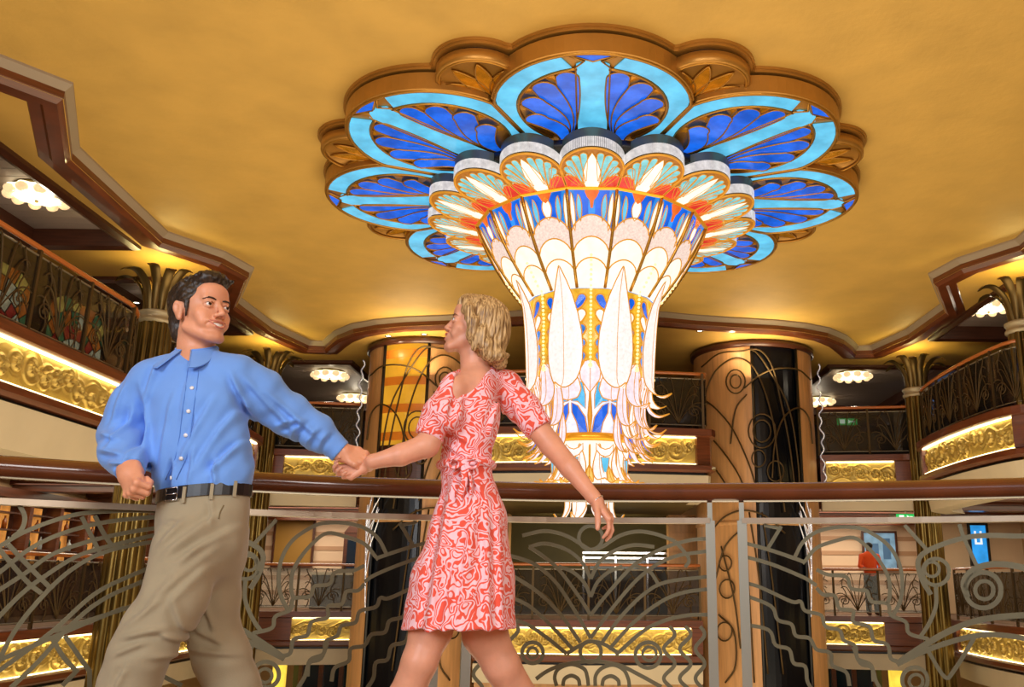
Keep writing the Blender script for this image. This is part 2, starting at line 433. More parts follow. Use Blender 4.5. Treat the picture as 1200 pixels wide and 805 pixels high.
for sg, S in ((-1, 'left'), (1, 'right')):
    m = (lambda P: P) if sg > 0 else mirx
    fascia(m(U1), sg, 3.5, [(4.2, 9.35)], 0, ['long gilt relief panel on the upper balcony front nearest the viewer, far %s' % S], GA, apron=.5, deep=.2)
    fascia(m(U2), sg, 3.5, [(.62, 4.35)], 0, ['curved gilt relief panel of the upper %s balcony, between its two palm columns' % S], GA, apron=.5, deep=.2)
    fascia(m(U3), sg, 3.5, [(.62, 2.1)], 0, ['short gilt relief panel on the upper deck between palm column and %s lift shaft' % S], GA)
    fascia(m(L1), sg, 0, [(4.6, 8.15)], 0, ['gilt relief panel low at the %s edge of the picture, below shop windows' % S], GA)
    fascia(m(L2), sg, 0, [(.25, 4.1)], 0, ['long gilt relief panel low on the %s side, curving behind the palm column' % S], GA)
    fascia(m(L3), sg, 0, [(1.0, 2.4)], 0, ['short gilt relief panel on the lower deck beside the %s lift shaft' % S], GA)
def total(p): return sub_path(p, 0, .1)[1]
t4 = total(U4); fascia(U4, -1, 3.5, [(t4 / 2 - 2.0, t4 / 2 + 2.0)], 0, ['wide gilt relief panel on the upper balcony directly behind the chandelier'], GA)
t4 = total(L4); fascia(L4, -1, 0, [(t4 / 2 - 2.1, t4 / 2 + 2.1)], 0, ['wide gilt relief panel on the lower balcony below the chandelier'], GA)
GR = 'scrolled metal railings of the far balconies'
for sg, S in ((-1, 'left'), (1, 'right')):
    m = (lambda P: P) if sg > 0 else mirx
    railing(m(U1), sg, 3.5, 'dark upper railing nearest the viewer on the %s balcony' % S, 1, G_dark, GR)
    railing(m(U2), sg, 3.5, 'dark upper railing between the two %s palm columns' % S, 2, G_dark, GR)
    railing(m(U3), sg, 3.5, 'short upper railing beside the %s lift shaft' % S, 3, G_dark, GR)
    railing(m(L1), sg, 0, 'railing of the opposite deck at the far %s, in front of the shops' % S, 4, G_dark, GR)
    railing(m(L2), sg, 0, 'railing of the opposite deck just behind the %s palm column' % S, 5, G_dark, GR)
    railing(m(L3), sg, 0, 'railing of the opposite deck next to the %s lift shaft' % S, 6, G_clear, GR)
railing(U4, -1, 3.5, 'upper railing hidden partly behind the chandelier', 7, G_dark, GR)
railing(L4, -1, 0, 'wide railing of the opposite deck straight across below the chandelier', 8, G_dark, GR)

# deck slabs
def slab(name, poly, z0, z1, mt): mb = MB(); mb.prism(poly, z0, z1); return st(mb.build(name, mt))
M_carpet = mat('carpet', (96, 66, 40), .9, noise=(3, .3))
for sg in (-1, 1):
    m = (lambda P: P) if sg > 0 else mirx
    slab('floor', m([(p[0] + .25, p[1]) for p in U1] + [(7.2, 13.75)] + [(p[0] + .25, p[1]) for p in U2] + [(7.5, 19.5), (6.9, 19.8), (5.2, 20.0), (5.2, 21.6), (2.2, 21.6), (2.2, 22), (2.4, 30), (12, 30), (12, 3)]), 3.30, 3.49, M_carpet)
    slab('ceiling', m([(p[0] + .3, p[1]) for p in U1] + [(7.2, 13.75)] + [(p[0] + .3, p[1]) for p in U2] + [(7.5, 19.5), (6.9, 19.9), (5.2, 20.1), (5.2, 21.6), (2.2, 21.6), (2.2, 22), (2.4, 30), (12, 30), (12, 3)]), 2.62, 2.70, M_cream)
    slab('floor', m([(p[0] + .25, p[1]) for p in L1] + [(p[0] + .25, p[1]) for p in L2] + [(8.2, 22.1), (5.3, 22.8), (2.7, 22.8), (2.7, 30), (12, 30), (12, 8)]), -.2, -.01, M_carpet)
slab('floor', [(-2.2, 16.7), (0, 16.5), (2.2, 16.7), (2.2, 22), (-2.2, 22)], 3.3, 3.49, M_carpet)
slab('ceiling', [(-2.2, 16.7), (0, 16.5), (2.2, 16.7), (2.2, 24), (-2.2, 24)], 2.30, 2.4, mat('olive_panel', (92, 78, 40), .5))
slab('floor', [(-2.3, 19), (0, 18.8), (2.3, 19), (2.3, 26), (-2.3, 26)], -.2, -.01, M_carpet)
slab('floor', [(-12, 3.0), (12, 3.0), (12, 30), (-12, 30)], -3.9, -3.6, mat('lobby_floor', (168, 132, 88), .25, noise=(1, .2)))
# outer walls
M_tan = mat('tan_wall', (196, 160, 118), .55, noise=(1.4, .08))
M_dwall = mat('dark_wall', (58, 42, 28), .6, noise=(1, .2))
for sg, nm in ((-1, 'wall_left'), (1, 'wall_right')):
    x = sorted((sg * 11.6, sg * 12.0))
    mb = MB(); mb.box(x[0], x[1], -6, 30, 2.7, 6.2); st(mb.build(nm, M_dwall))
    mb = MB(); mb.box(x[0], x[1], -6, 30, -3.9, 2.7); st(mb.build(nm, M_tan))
mb = MB(); mb.box(-12, 12, 29.6, 30, -3.9, 2.7); st(mb.build('wall_back', M_tan))
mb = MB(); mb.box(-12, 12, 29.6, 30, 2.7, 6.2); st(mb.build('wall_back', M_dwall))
# near deck the couple walks on
RP = [(-3.6, 1.7), (-3.0, 2.2), (-2.55, 2.65), (-2.03, 3.08), (-1.66, 3.32), (-1.29, 3.52), (-.94, 3.66), (-.32, 3.8), (0, 3.82), (.51, 3.78), (1.08, 3.68), (1.68, 3.48), (2.3, 3.18), (3.0, 2.7), (3.7, 2.1)]
RPS = smooth_path(RP, 5)
slab('floor', [(-6.4, -6)] + [(-6.4, 1.2), (-3.9, 1.5)] + [(p[0], p[1] + .12) for p in RPS] + [(3.9, 1.9), (6.4, 1.2), (6.4, -6)], -.3, 0, mat('deck_marble', (176, 142, 104), .3, noise=(2, .15)))
mb = MB(); mb.sweep(RPS, [(-.06, 0), (.14, 0), (.14, -.5), (-.06, -.5)], 1); st(mb.build('trim_7', M_wood))
mb = MB(); mb.box(-8, 8, -6.4, -6.0, 0, 6.2); w_ = st(mb.build('wall_front', M_tan))
for sg, nm in ((-1, 'wall_left'), (1, 'wall_right')):
    x = sorted((sg * 6.5, sg * 6.9)); mb = MB(); mb.box(x[0], x[1], -6, 1.2, 0, 2.7); st(mb.build(nm, M_tan))
# ================================================================= FITTINGS OF THE DECKS ACROSS THE ATRIUM
M_cove = glow('cove_light', (255, 240, 206), 3.2, .05)
def beam_boxes(sg):
    for i, y in enumerate((7.5, 10.2, 12.9, 15.6, 18.4, 21.2, 24.0, 26.8)):
        x = sorted((sg * 6.9, sg * 11.6))
        if y > 20: x = sorted((sg * 5.3, sg * 11.6))
        mb = MB(); mb.box(x[0], x[1], y - .22, y + .22, 2.40, 2.62); mb.box(x[0], x[1], y - .32, y + .32, 2.52, 2.62); st(mb.build('trim_8', M_wood))
    for j, (y0, y1) in enumerate(((10.9, 12.3), (16.4, 17.6), (19.3, 20.4), (22.3, 23.0))):
        x = sorted((sg * (7.9 if y0 < 20 else 5.6), sg * 11.2)); t = thing('ceiling_light_panel', 'luminous cream ceiling panel between wooden beams, %s side, %s' % ('left' if sg < 0 else 'right', ('nearest the viewer', 'second row back', 'third row back', 'farthest back')[j]), 'ceiling light', ((x[0] + x[1]) / 2, (y0 + y1) / 2, 2.6), 'luminous ceiling panels under the upper deck')
        mb = MB(); mb.box(x[0], x[1], y0, y1, 2.585, 2.61); mb.build('diffuser', M_cove, t)
        mb = MB(); mb.sweep([(x[0], y0), (x[1], y0), (x[1], y1), (x[0], y1)], [(-.03, 2.57), (.03, 2.57), (.03, 2.615), (-.03, 2.615)], 1, closed=True); mb.build('frame', M_woodd, t)
beam_boxes(-1); beam_boxes(1)
# banded walls of the far corners
def banded(x0, x1, y, z0, z1, name='wall_back'):
    mb = MB(); mb.box(x0, x1, y, y + .1, z0, z1); st(mb.build(name, mat('banded_tan', (214, 184, 150), .5, noise=(.8, .08))))
    mb = MB()
    for k in range(int((z1 - z0) / .42)): mb.box(x0, x1, y - .02, y, z0 + .3 + k * .42, z0 + .42 + k * .42)
    st(mb.build('trim_9', mat('band_strip', (176, 136, 100), .5)))
for sg in (-1, 1): x = sorted((sg * 5.4, sg * 11.6)); banded(x[0], x[1], 27.2, 0, 2.5)
def wall_item(name, label, cat, px, py, Y, w, h, face, frame=.06, depth=.06, fr=None, parts=None):
    c = atY(px, py, Y); t = thing(name, label, cat, (c.x, Y, c.z)); x0, x1, z0, z1 = c.x - w / 2, c.x + w / 2, c.z - h / 2, c.z + h / 2
    mb = MB(); mb.box(x0, x1, Y - .02, Y, z0, z1); mb.build('face', face, t)
    mb = MB()
    for a, b, c_, d in ((x0 - frame, x1 + frame, z1, z1 + frame), (x0 - frame, x1 + frame, z0 - frame, z0), (x0 - frame, x0, z0, z1), (x1, x1 + frame, z0, z1)): mb.box(a, b, Y - depth, Y + .01, c_, d)
    mb.build('frame', fr or M_woodd, t); return t, (x0, x1, z0, z1)
t, (x0, x1, z0, z1) = wall_item('framed_picture', 'framed pale blue picture on the banded wall beside the person in orange', 'picture', 1031, 645, 27.1, .92, 1.0, glow('picture_blue', (150, 190, 214), .5, .5, 3))  # face emits faintly: the light on the picture is in its material
mb = MB(); mb.box(x0 + .12, x1 - .5, 27.06, 27.075, z0 + .1, z1 - .3); mb.box(x0 + .55, x1 - .15, 27.06, 27.075, z0 + .25, z1 - .15); mb.build('picture_shapes', mat('picture_mark', (70, 110, 150), .6), t)
t, (x0, x1, z0, z1) = wall_item('wall_screen', 'tall lit blue wall screen at the right edge', 'screen', 1147, 638, 24.5, .42, 1.0, glow('screen_blue', (40, 150, 226), 1.0, .3, 3), fr=M_black)
mb = MB(); mb.box(x0 + .10, x0 + .15, 24.46, 24.475, z0 + .55, z0 + .85); mb.box(x0 + .25, x0 + .30, 24.46, 24.475, z0 + .55, z0 + .85); mb.box(x0 + .10, x0 + .30, 24.46, 24.475, z0 + .50, z0 + .55); mb.build('screen_mark', mat('screen_white', (235, 245, 250), .5, emit=(240, 250, 255), es=.8), t)
mb = MB(); mb.box(9.2, 12, 24.52, 24.7, 0, 2.4); st(mb.build('wall_back', mat('banded_tan', (214, 184, 150), .5)))
wall_item('doorway_panel', 'small dark doorway in the striped wall left of the left lift shaft', 'doorway', 345, 628, 27.1, 1.1, 1.7, mat('door_gold', (150, 110, 40), .5), fr=M_woodd)
def exit_sign(px, py, Y, label):
    c = atY(px, py, Y); t = thing('exit_sign', label, 'exit sign', tuple(c), 'green exit signs')
    mb = MB(); mb.box(c.x - .24, c.x + .24, Y, Y + .05, c.z - .08, c.z + .08); mb.build('housing', mat('sign_green', (30, 150, 70), .4, emit=(40, 190, 90), es=.9), t)
    mb = MB(); mb.box(c.x - .18, c.x - .06, Y - .006, Y, c.z - .05, c.z + .05); mb.add([(c.x + .02, Y - .006, c.z - .05), (c.x + .02, Y - .006, c.z + .05), (c.x + .10, Y - .006, c.z)], [(0, 1, 2)]); mb.box(c.x + .10, c.x + .17, Y - .006, Y, c.z - .02, c.z + .02)
    mb.build('pictogram', mat('sign_white', (235, 255, 240), .5, emit=(230, 255, 235), es=1.2), t)
    mb = MB(); mb.obox((c.x, Y + .02, c.z + .08), (c.x, Y + .02, c.z + .20), .02, .02, (0, 1, 0)); mb.build('hanger', M_steel, t)
exit_sign(1062, 606, 23.5, 'green exit sign hanging below the lit ceiling beside the right palm column')
exit_sign(993, 494, 21.5, 'green exit sign low on the dark upper deck, right of the right lift shaft')
# display cabinet wall on the far left
t = thing('display_cabinet', 'long dark wooden display cabinet with amber-lit bays at the far left', 'cabinet', (-11.3, 18, 0))
mb = MB(); mb.box(-11.58, -11.35, 13.5, 24.5, 0, 2.38); mb.box(-11.58, -11.0, 13.5, 24.5, 0, .9); mb.box(-11.58, -11.0, 13.5, 24.5, 2.2, 2.38); mb.build('carcass', M_woodd, t)
for k in range(10):
    y = 13.9 + k * 1.05
    mb = MB(); mb.box(-11.35, -11.05, y - .10, y + .02, .9, 2.2); mb.build('pilaster', M_wood, t)
    mb = MB(); mb.box(-11.34, -11.32, y + .2, y + .75, 1.0, 2.1); b_ = mb.build('lit_bay', glow('bay_glow', (226, 140, 60), .8, .6, 4), t)
    mb = MB()
    for z in (1.25, 1.6, 1.92): mb.box(-11.33, -11.12, y + .12, y + .85, z, z + .03)
    mb.build('shelf', M_woodd, t)
r_ = random.Random(2)
for k in range(10):
    for j in range(3):
        y = 13.9 + k * 1.05 + .28 + j * .2; z = 1.28 + (j % 2) * .35; h = r_.uniform(.2, .28); o = MB(); o.lathe([(0, 0), (.045, 0), (.045, h * .6), (.016, h * .8), (.016, h), (0, h)], (-11.22, y, z), 10)
        tag(o.build('bottle', mat(('bottle_green', 'bottle_amber', 'bottle_clear')[j], ((30, 60, 40), (140, 70, 20), (190, 200, 205))[j], .1)), '%s bottle on the lit shelves of the far left cabinet' % ('dark green', 'amber', 'clear')[j], 'bottle', '%s bottles in the left cabinet' % ('dark green', 'amber', 'clear')[j])
# low lounge partition and dark cabinets near the left lift
for sg, S in ((-1, 'left'), (1, 'right')):
    if sg < 0:
        t = thing('dark_cabinet', 'tall dark arched cabinet left of the left lift shaft', 'cabinet', (sg * 6.3, 26.6, 0))
        mb = MB(); mb.box(sg * 6.3 - .75, sg * 6.3 + .75, 26.4, 26.9, 0, 2.0)
        mb.prism([(sg * 6.3 - .75, 26.4), (sg * 6.3 + .75, 26.4), (sg * 6.3 + .75, 26.9), (sg * 6.3 - .75, 26.9)], 2.0, 2.04)
        for k in range(8): mb.box(sg * 6.3 - .75 + k * .02, sg * 6.3 + .75 - k * .02, 26.38, 26.9, 2.04 + k * .025, 2.065 + k * .025)
        mb.build('carcass', M_woodd, t)
        for i in range(2):
            mb = MB(); x = sg * 6.3 - .35 + i * .7; mb.box(x - .28, x + .28, 26.36, 26.39, .9, 1.9); mb.build('glazed_door', mat('blue_dark_glass', (16, 30, 44), .08), t)
        t = thing('lounge_partition', 'low brown partition behind the far railing at the left', 'partition', (-6.4, 24.2, 0))
        mb = MB(); mb.box(-7.2, -5.6, 24.1, 24.3, 0, .85); mb.build('panel', mat('brown_leather', (60, 38, 24), .35), t); mb = MB(); mb.box(-7.25, -5.55, 24.05, 24.35, .85, .92); mb.build('cap_rail', M_cream, t)
# stained glass screens on the upper left deck
def stained(y0, y1, label):
    X = -9.3; z0, z1 = 4.0, 5.55; t = thing('stained_glass_screen', label, 'stained glass', (X, (y0 + y1) / 2, 3.5), 'stained glass screens on the upper deck')
    mb = MB(); mb.box(X - .04, X + .04, y0 - .08, y0, 3.5, 5.8); mb.box(X - .04, X + .04, y1, y1 + .08, 3.5, 5.8); mb.box(X - .04, X + .04, y0, y1, z1, 5.8); mb.box(X - .04, X + .04, y0, y1, 3.5, z0); mb.build('frame', M_woodd, t)
    cy, cz = (y0 + y1) / 2, z0 + .25; cols = [('sg_orange', (236, 120, 30)), ('sg_gold', (240, 196, 90)), ('sg_blue', (40, 90, 170)), ('sg_red', (180, 40, 30)), ('sg_pale', (240, 226, 180)), ('sg_green', (70, 130, 80))]
    cells = [[] for _ in cols]; rr = random.Random(int(y0 * 7)); rs = [.0, .2, .4, .62, .86, 1.12, 1.4]; lead_ = MB()
    for i in range(6):
        n = 6 + i * 2
        for k in range(n):
            a0, a1 = PI * k / n, PI * (k + 1) / n; q = [(cy + rs[i] * math.cos(a0), cz + rs[i] * math.sin(a0)), (cy + rs[i + 1] * math.cos(a0), cz + rs[i + 1] * math.sin(a0)), (cy + rs[i + 1] * math.cos(a1), cz + rs[i + 1] * math.sin(a1)), (cy + rs[i] * math.cos(a1), cz + rs[i] * math.sin(a1))]
            q = [(min(max(y, y0), y1), min(max(z, z0), z1)) for y, z in q]
            if abs(sum(q[j][0] * q[(j + 1) % 4][1] - q[(j + 1) % 4][0] * q[j][1] for j in range(4))) < .004: continue
            cells[(i + rr.randint(0, 2)) % 6].append(q); lead_.tube([(X + .02, y, z) for y, z in q], .012, 4, closed=True)
    for (nm, c), L_ in zip(cols, cells):
        if L_:
            mb = MB()
            for q in L_: mb.poly3([(X, y, z) for y, z in q], (1, 0, 0), .01)
            mb.build('coloured_glass', glow(nm, c, .75, .5, 8), t)
    mb = MB(); mb.box(X - .02, X - .01, y0, y1, z0, z0 + .26); mb.build('coloured_glass', glow('sg_pale', (240, 226, 180), .7), t)
    lead_.build('leading', M_black, t)
stained(12.4, 14.2, 'amber and blue stained glass screen behind the upper left railing, nearer one'); stained(14.7, 16.5, 'amber and blue stained glass screen behind the upper left railing, farther one')
# upper deck back walls with pale wood strips standing in for faint warm glints
for sg in (-1, 1):
    for k in range(5):
        y = 12 + k * 2.6; mb = MB(); x = sorted((sg * 11.5, sg * 11.6)); mb.box(x[0], x[1], y, y + .12, 3.6, 5.7); st(mb.build('trim_10', M_woodl))
c = atY(1097, 480, 19.5 + 4)
wall_item('wall_screen', 'small glowing blue screen on the dark upper deck at the right', 'screen', 1093, 480, 23.4, .32, .5, glow('screen_blue2', (120, 170, 240), 1.3, .3, 5), fr=M_black)
# lowest deck: lit yellow pilasters and dark doorways below the balconies
for sg, S in ((-1, 'left'), (1, 'right')):
    for x, S2 in ((5.35, 'inner'), (7.45, 'outer')):
        mb = MB(); mb.box(sg * x - .14, sg * x + .14, 22.9, 23.1, -3.6, -1.2); tag(mb.build('lit_pilaster', glow('pilaster_yellow', (250, 206, 70), 1.2, .3, 3)), 'glowing yellow pilaster on the lowest deck, %s one of the %s pair' % (S2, S), 'pilaster')
    x = sorted((sg * 5.5, sg * 7.3)); mb = MB(); mb.box(x[0], x[1], 23.6, 23.7, -3.6, -1.2); st(mb.build('wall_back', mat('blue_dark_glass', (16, 30, 44), .08)))
    for k in range(4): mb = MB(); xx = sg * (5.6 + k * .5); mb.box(xx - .05, xx + .05, 23.5, 23.6, -3.6, -1.2); st(mb.build('trim_11', M_woodd))
    x = sorted((sg * 5.2, sg * 8.2)); mb = MB(); mb.box(x[0], x[1], 22.7, 23.2, -1.22, -.2); st(mb.build('wall_back', M_cream))
mb = MB(); mb.box(-2.3, 2.3, 19.3, 19.5, -3.6, -1.1); st(mb.build('wall_back', M_woodl))
def downlight(px, py, z, i):
    c = atZ(px, py, z); t = thing('downlight', 'tiny round downlight in the pale balcony underside, %s' % i, 'downlight', tuple(c), 'small recessed downlights')
    mb = MB(); mb.lathe([(.05, 0), (.075, -.005), (.075, .01), (.05, .01)], tuple(c), 16); mb.build('trim_ring', M_silver, t)
    mb = MB(); mb.lathe([(0, .004), (.05, .004)], tuple(c), 16); mb.build('lens', glow('downlight_lens', (255, 246, 226), 4, .02), t)
for i, (px, py) in enumerate([(12, 270), (92, 318), (160, 355)]): downlight(px, py, 5.855, 'upper left soffit, %s' % ('nearest', 'middle', 'farthest')[i])
for i, (px, py) in enumerate([(820, 388), (845, 386), (885, 389), (925, 393)]): downlight(px, py, 5.855, 'above the right lift shaft, %s' % ('first from left', 'second from left', 'third from left', 'fourth from left')[i])
for i, (px, py) in enumerate([(455, 394), (497, 392)]): downlight(px, py, 5.855, 'above the left lift shaft, %s' % ('left one', 'right one')[i])
# ================================================================= CHANDELIER
CH = (0.0, 11.35)
G_cyan = glow('pale_blue_glass', (96, 194, 240), .95, .28, 4)
G_cob = glow('cobalt_glass', (14, 100, 238), .92, .42, 5)
G_mid = glow('azure_glass', (40, 132, 232), 1.0, .5, 9)
G_white = glow('opal_glass', (255, 242, 222), 1.12, .10, 8)
G_pink = glow('pink_opal_glass', (240, 226, 236), 1.0, .20, 22)
G_red = glow('coral_glass', (240, 62, 50), .95, .35, 6)
G_amb = glow('amber_glass', (242, 178, 40), .95, .35, 12)
G_amd = mat('amber_mirror', (206, 140, 30), .18, metal=.75, noise=(9, .5), emit=(200, 130, 20), es=.22)  # slight emission put in for the glossy shine of the amber
M_lead = mat('gilt_leading', (176, 124, 46), .35, metal=.7)
M_leadl = mat('lit_leading', (190, 130, 40), .4, metal=.3, emit=(214, 148, 40), es=.5)
M_rib = mat('ribbed_chrome', (92, 104, 100), .35, metal=.5)
M_body = mat('bronze_gilt', (178, 128, 56), .38, metal=.55, noise=(2, .15))
def pol(r, th, z, t=0.0):
    """radius, angle from the side facing the viewer, height, tangential shift"""
    s, c = math.sin(th), math.cos(th)
    return Vector((CH[0] + r * s + t * c, CH[1] - r * c + t * s, z))
def arcp(cx, cy, r, a0, a1, n=16): return [(cx + r * math.cos(a0 + (a1 - a0) * k / n), cy + r * math.sin(a0 + (a1 - a0) * k / n)) for k in range(n + 1)]
def tear(tail, head, w, bend=0.0, n=9):
    """rounded teardrop outline from a narrow tail to a round head"""
    t = Vector(tail); h = Vector(head); d = h - t; L = d.length; d.normalize(); s = Vector((-d.y, d.x))
    lft, rgt = [], []
    for k in range(n + 1):
        u = k / n; ww = w * (.10 + .90 * math.sin(min(1, u * 1.02) * PI / 2) ** 1.3) ; c = t + d * (L * u) + s * (bend * math.sin(u * PI))
        lft.append(c + s * ww); rgt.append(c - s * ww)
    cap = [h + s * (w * math.cos(a)) + d * (w * math.sin(a)) for a in [PI * q / 8 for q in range(1, 8)]]
    return lft + cap + rgt[::-1]
def leaf(tail, tip, w, n=10, belly=.5):
    t = Vector(tail); h = Vector(tip); d = h - t; s = Vector((-d.y, d.x)).normalized(); L, R = [], []
    for k in range(n + 1):
        u = k / n; ww = w * math.sin(PI * u ** (math.log(.5) / math.log(belly))) ** .8 if 0 < u < 1 else 0
        L.append(t + d * u + s * ww); R.append(t + d * u - s * ww)
    return L + R[-2:0:-1]
chand = thing('chandelier', 'huge stained glass and gilt chandelier with blue ceiling petals and a tiered white feathered drop', 'chandelier', (CH[0], CH[1], 6.0))
# --- ceiling rose outline
def lobe_r(th, circ):
    best = 0
    for r0, a0, R in circ:
        d = th - a0; b = r0 * math.cos(d); q = R * R - (r0 * math.sin(d)) ** 2
        if q > 0 and b + math.sqrt(q) > best: best = b + math.sqrt(q)
    return best
PET = [(2.50, k * PI / 4, 1.075) for k in range(8)]; SCL = [(3.12, (k + .5) * PI / 4, .45) for k in range(8)]
def outline(grow, n=480):
    c = [(r, a, R + grow) for r, a, R in PET + SCL]
    return [tuple(pol(lobe_r(2 * PI * k / n, c), 2 * PI * k / n, 0)[:2]) for k in range(n)]
mb = MB(); mb.prism(outline(.07), 6.03, 6.06); mb.prism(outline(.05), 6.0, 6.03); mb.build('ceiling_rose', M_body, chand, 'gilt scalloped ceiling moulding')
mb = MB(); mb.prism(outline(-.03), 5.95, 6.0); mb.build('shadow_gap', M_black, chand)  # solid black slab painted as the shade inside the gap
# --- large petals
Zp = 5.66
def P2(th, u, v, z):
    u *= 1.09; v *= 1.09; lim = (2.50 + u) * math.tan(PI / 8) - .012
    return pol(2.50 + u, th, z + .11, max(-lim, min(lim, v)))
def panes(mb, polys, th, z, thk=.012, f=P2):
    for q in polys:
        a = [f(th, p[0], p[1], z) for p in q]; n = (a[1] - a[0]).cross(a[len(a) // 2] - a[0]).normalized()
        if n.z > 0: n = -n
        mb.poly3(a, n, thk)
def lead(mb, q, th, z, r=.012, closed=True, f=P2): mb.tube([f(th, p[0], p[1], z) for p in q], r, 5, closed=closed)
def petal_geo(th):
    R = 1.0; o = {}
    cyan, cob, amb, ld = [], [], [], []
    w = .155
    for sg in (-1, 1):
        a0 = math.asin(w / .97); a1 = PI * .80
        cyan.append([(x, sg * y) for x, y in arcp(0, 0, .97, a0 + .16, a1) + arcp(0, 0, .77, a1, a0 + .10)])
        base = (-.86, .17 * sg)
        for k, (ang, hr, ww, bend) in enumerate([(.40, .62, .112, -.02), (.86, .61, .125, -.09), (1.34, .60, .125, -.13), (1.85, .59, .120, -.14)]):
            h = (hr * math.cos(ang), sg * hr * math.sin(ang)); tl = (-.80 + .01 * k, sg * (.24 + .03 * k))
            q = tear(tl, h, ww, bend * sg)
            cob.append(q)
    cyan.append([(-.98, -w), (-.98, w), (.80, w), (.86, .06), (.84, 0), (.86, -.06), (.80, -w)])
    tip = [(.86, .0), (.955, .19), (.985, 0), (.955, -.19)]
    cob.append(tip)
    return cyan, cob, ld
def make_petal(th):
    cyan, cob, _ = petal_geo(th)
    mb = MB()
    c = P2(th, 0, 0, 0)
    rim = [(math.cos(2 * PI * k / 72), math.sin(2 * PI * k / 72)) for k in range(72)]
    vs = [P2(th, x * r_, y * r_, z_) for r_, z_ in ((.01, 5.675), (.985, 5.675), (1.0, 5.655), (1.02, 5.665), (1.02, 5.86), (.01, 5.86)) for x, y in rim]
    mb.add(vs, [(i * 72 + k, i * 72 + (k + 1) % 72, (i + 1) * 72 + (k + 1) % 72, (i + 1) * 72 + k) for i in range(5) for k in range(72)], False)
    root = mb.build('ceiling_petal', M_body, chand, 'round stained glass ceiling petal in blue and gold')
    mb = MB(); panes(mb, cyan, th, 5.668); mb.build('pale_glass', G_cyan, root)
    mb = MB()
    for i, q in enumerate(cob): panes(mb, [q], th, 5.672 - .012 * (1 + i % 4), .006)
    mb.build('cobalt_glass', G_cob, root)
    mb = MB()
    gaps = [tear((.50 * math.cos(a), s * .50 * math.sin(a)), (.70 * math.cos(a), s * .70 * math.sin(a)), .05) for s in (-1, 1) for a in (.62, 1.10, 1.57, 2.0)]
    panes(mb, gaps, th, 5.670, .006); mb.build('amber_glass', G_amd, root)
    mb = MB()
    for i, q in enumerate(cob): lead(mb, q, th, 5.664 - .012 * (1 + i % 4), .010)
    lead(mb, arcp(0, 0, .99, 0, 2 * PI, 60)[:-1], th, 5.658, .022)
    for s in (-1, 1):
        lead(mb, [(x, s * y) for x, y in arcp(0, 0, .745, .20, PI * .82, 30)], th, 5.658, .018, False)
        lead(mb, [(-.98, s * .16), (.76, s * .16), (.86, s * .08), (.95, s * .22)], th, 5.656, .013, False)
    mb.build('gilt_tracery', M_lead, root)
    return root
p0 = make_petal(0)
for k in range(1, 8):
    c = copy_tree(p0, chand); c.rotation_euler[2] = k * PI / 4
# --- small gilt scallops between the petals
def make_scallop(th):
    f = lambda t, u, v, z: pol(3.12 + u, t, z, v)
    mb = MB(); c = f(th, 0, 0, 0); mb.lathe([(0, 5.86), (.42, 5.86), (.44, 5.83), (.47, 5.85), (.47, 5.96), (0, 5.96)], (c.x, c.y, 0), 40)
    root = mb.build('gilt_scallop', M_body, chand, 'small gilt scallop between two blue petals')
    mb = MB(); q = [leaf((-.30, 0), (.36 * math.cos(a), .36 * math.sin(a)), .085) for a in (-1.25, -.42, .42, 1.25)]
    panes(mb, q, th, 5.85, .01, f); mb.build('amber_glass', G_amd, root)
    mb = MB(); [lead(mb, x, th, 5.842, .011, True, f) for x in q]; lead(mb, arcp(0, 0, .43, 0, 2 * PI, 36)[:-1], th, 5.84, .02, True, f); mb.build('gilt_tracery', M_lead, root)
    return root
s0 = make_scallop(PI / 8)
for k in range(1, 8): c = copy_tree(s0, chand); c.rotation_euler[2] = k * PI / 4
mb = MB(); mb.lathe([(0, 5.64), (1.75, 5.64), (1.9, 5.72), (1.9, 5.95), (0, 5.95)], (CH[0], CH[1], 0), 64); mb.build('ceiling_hub', M_body, chand)
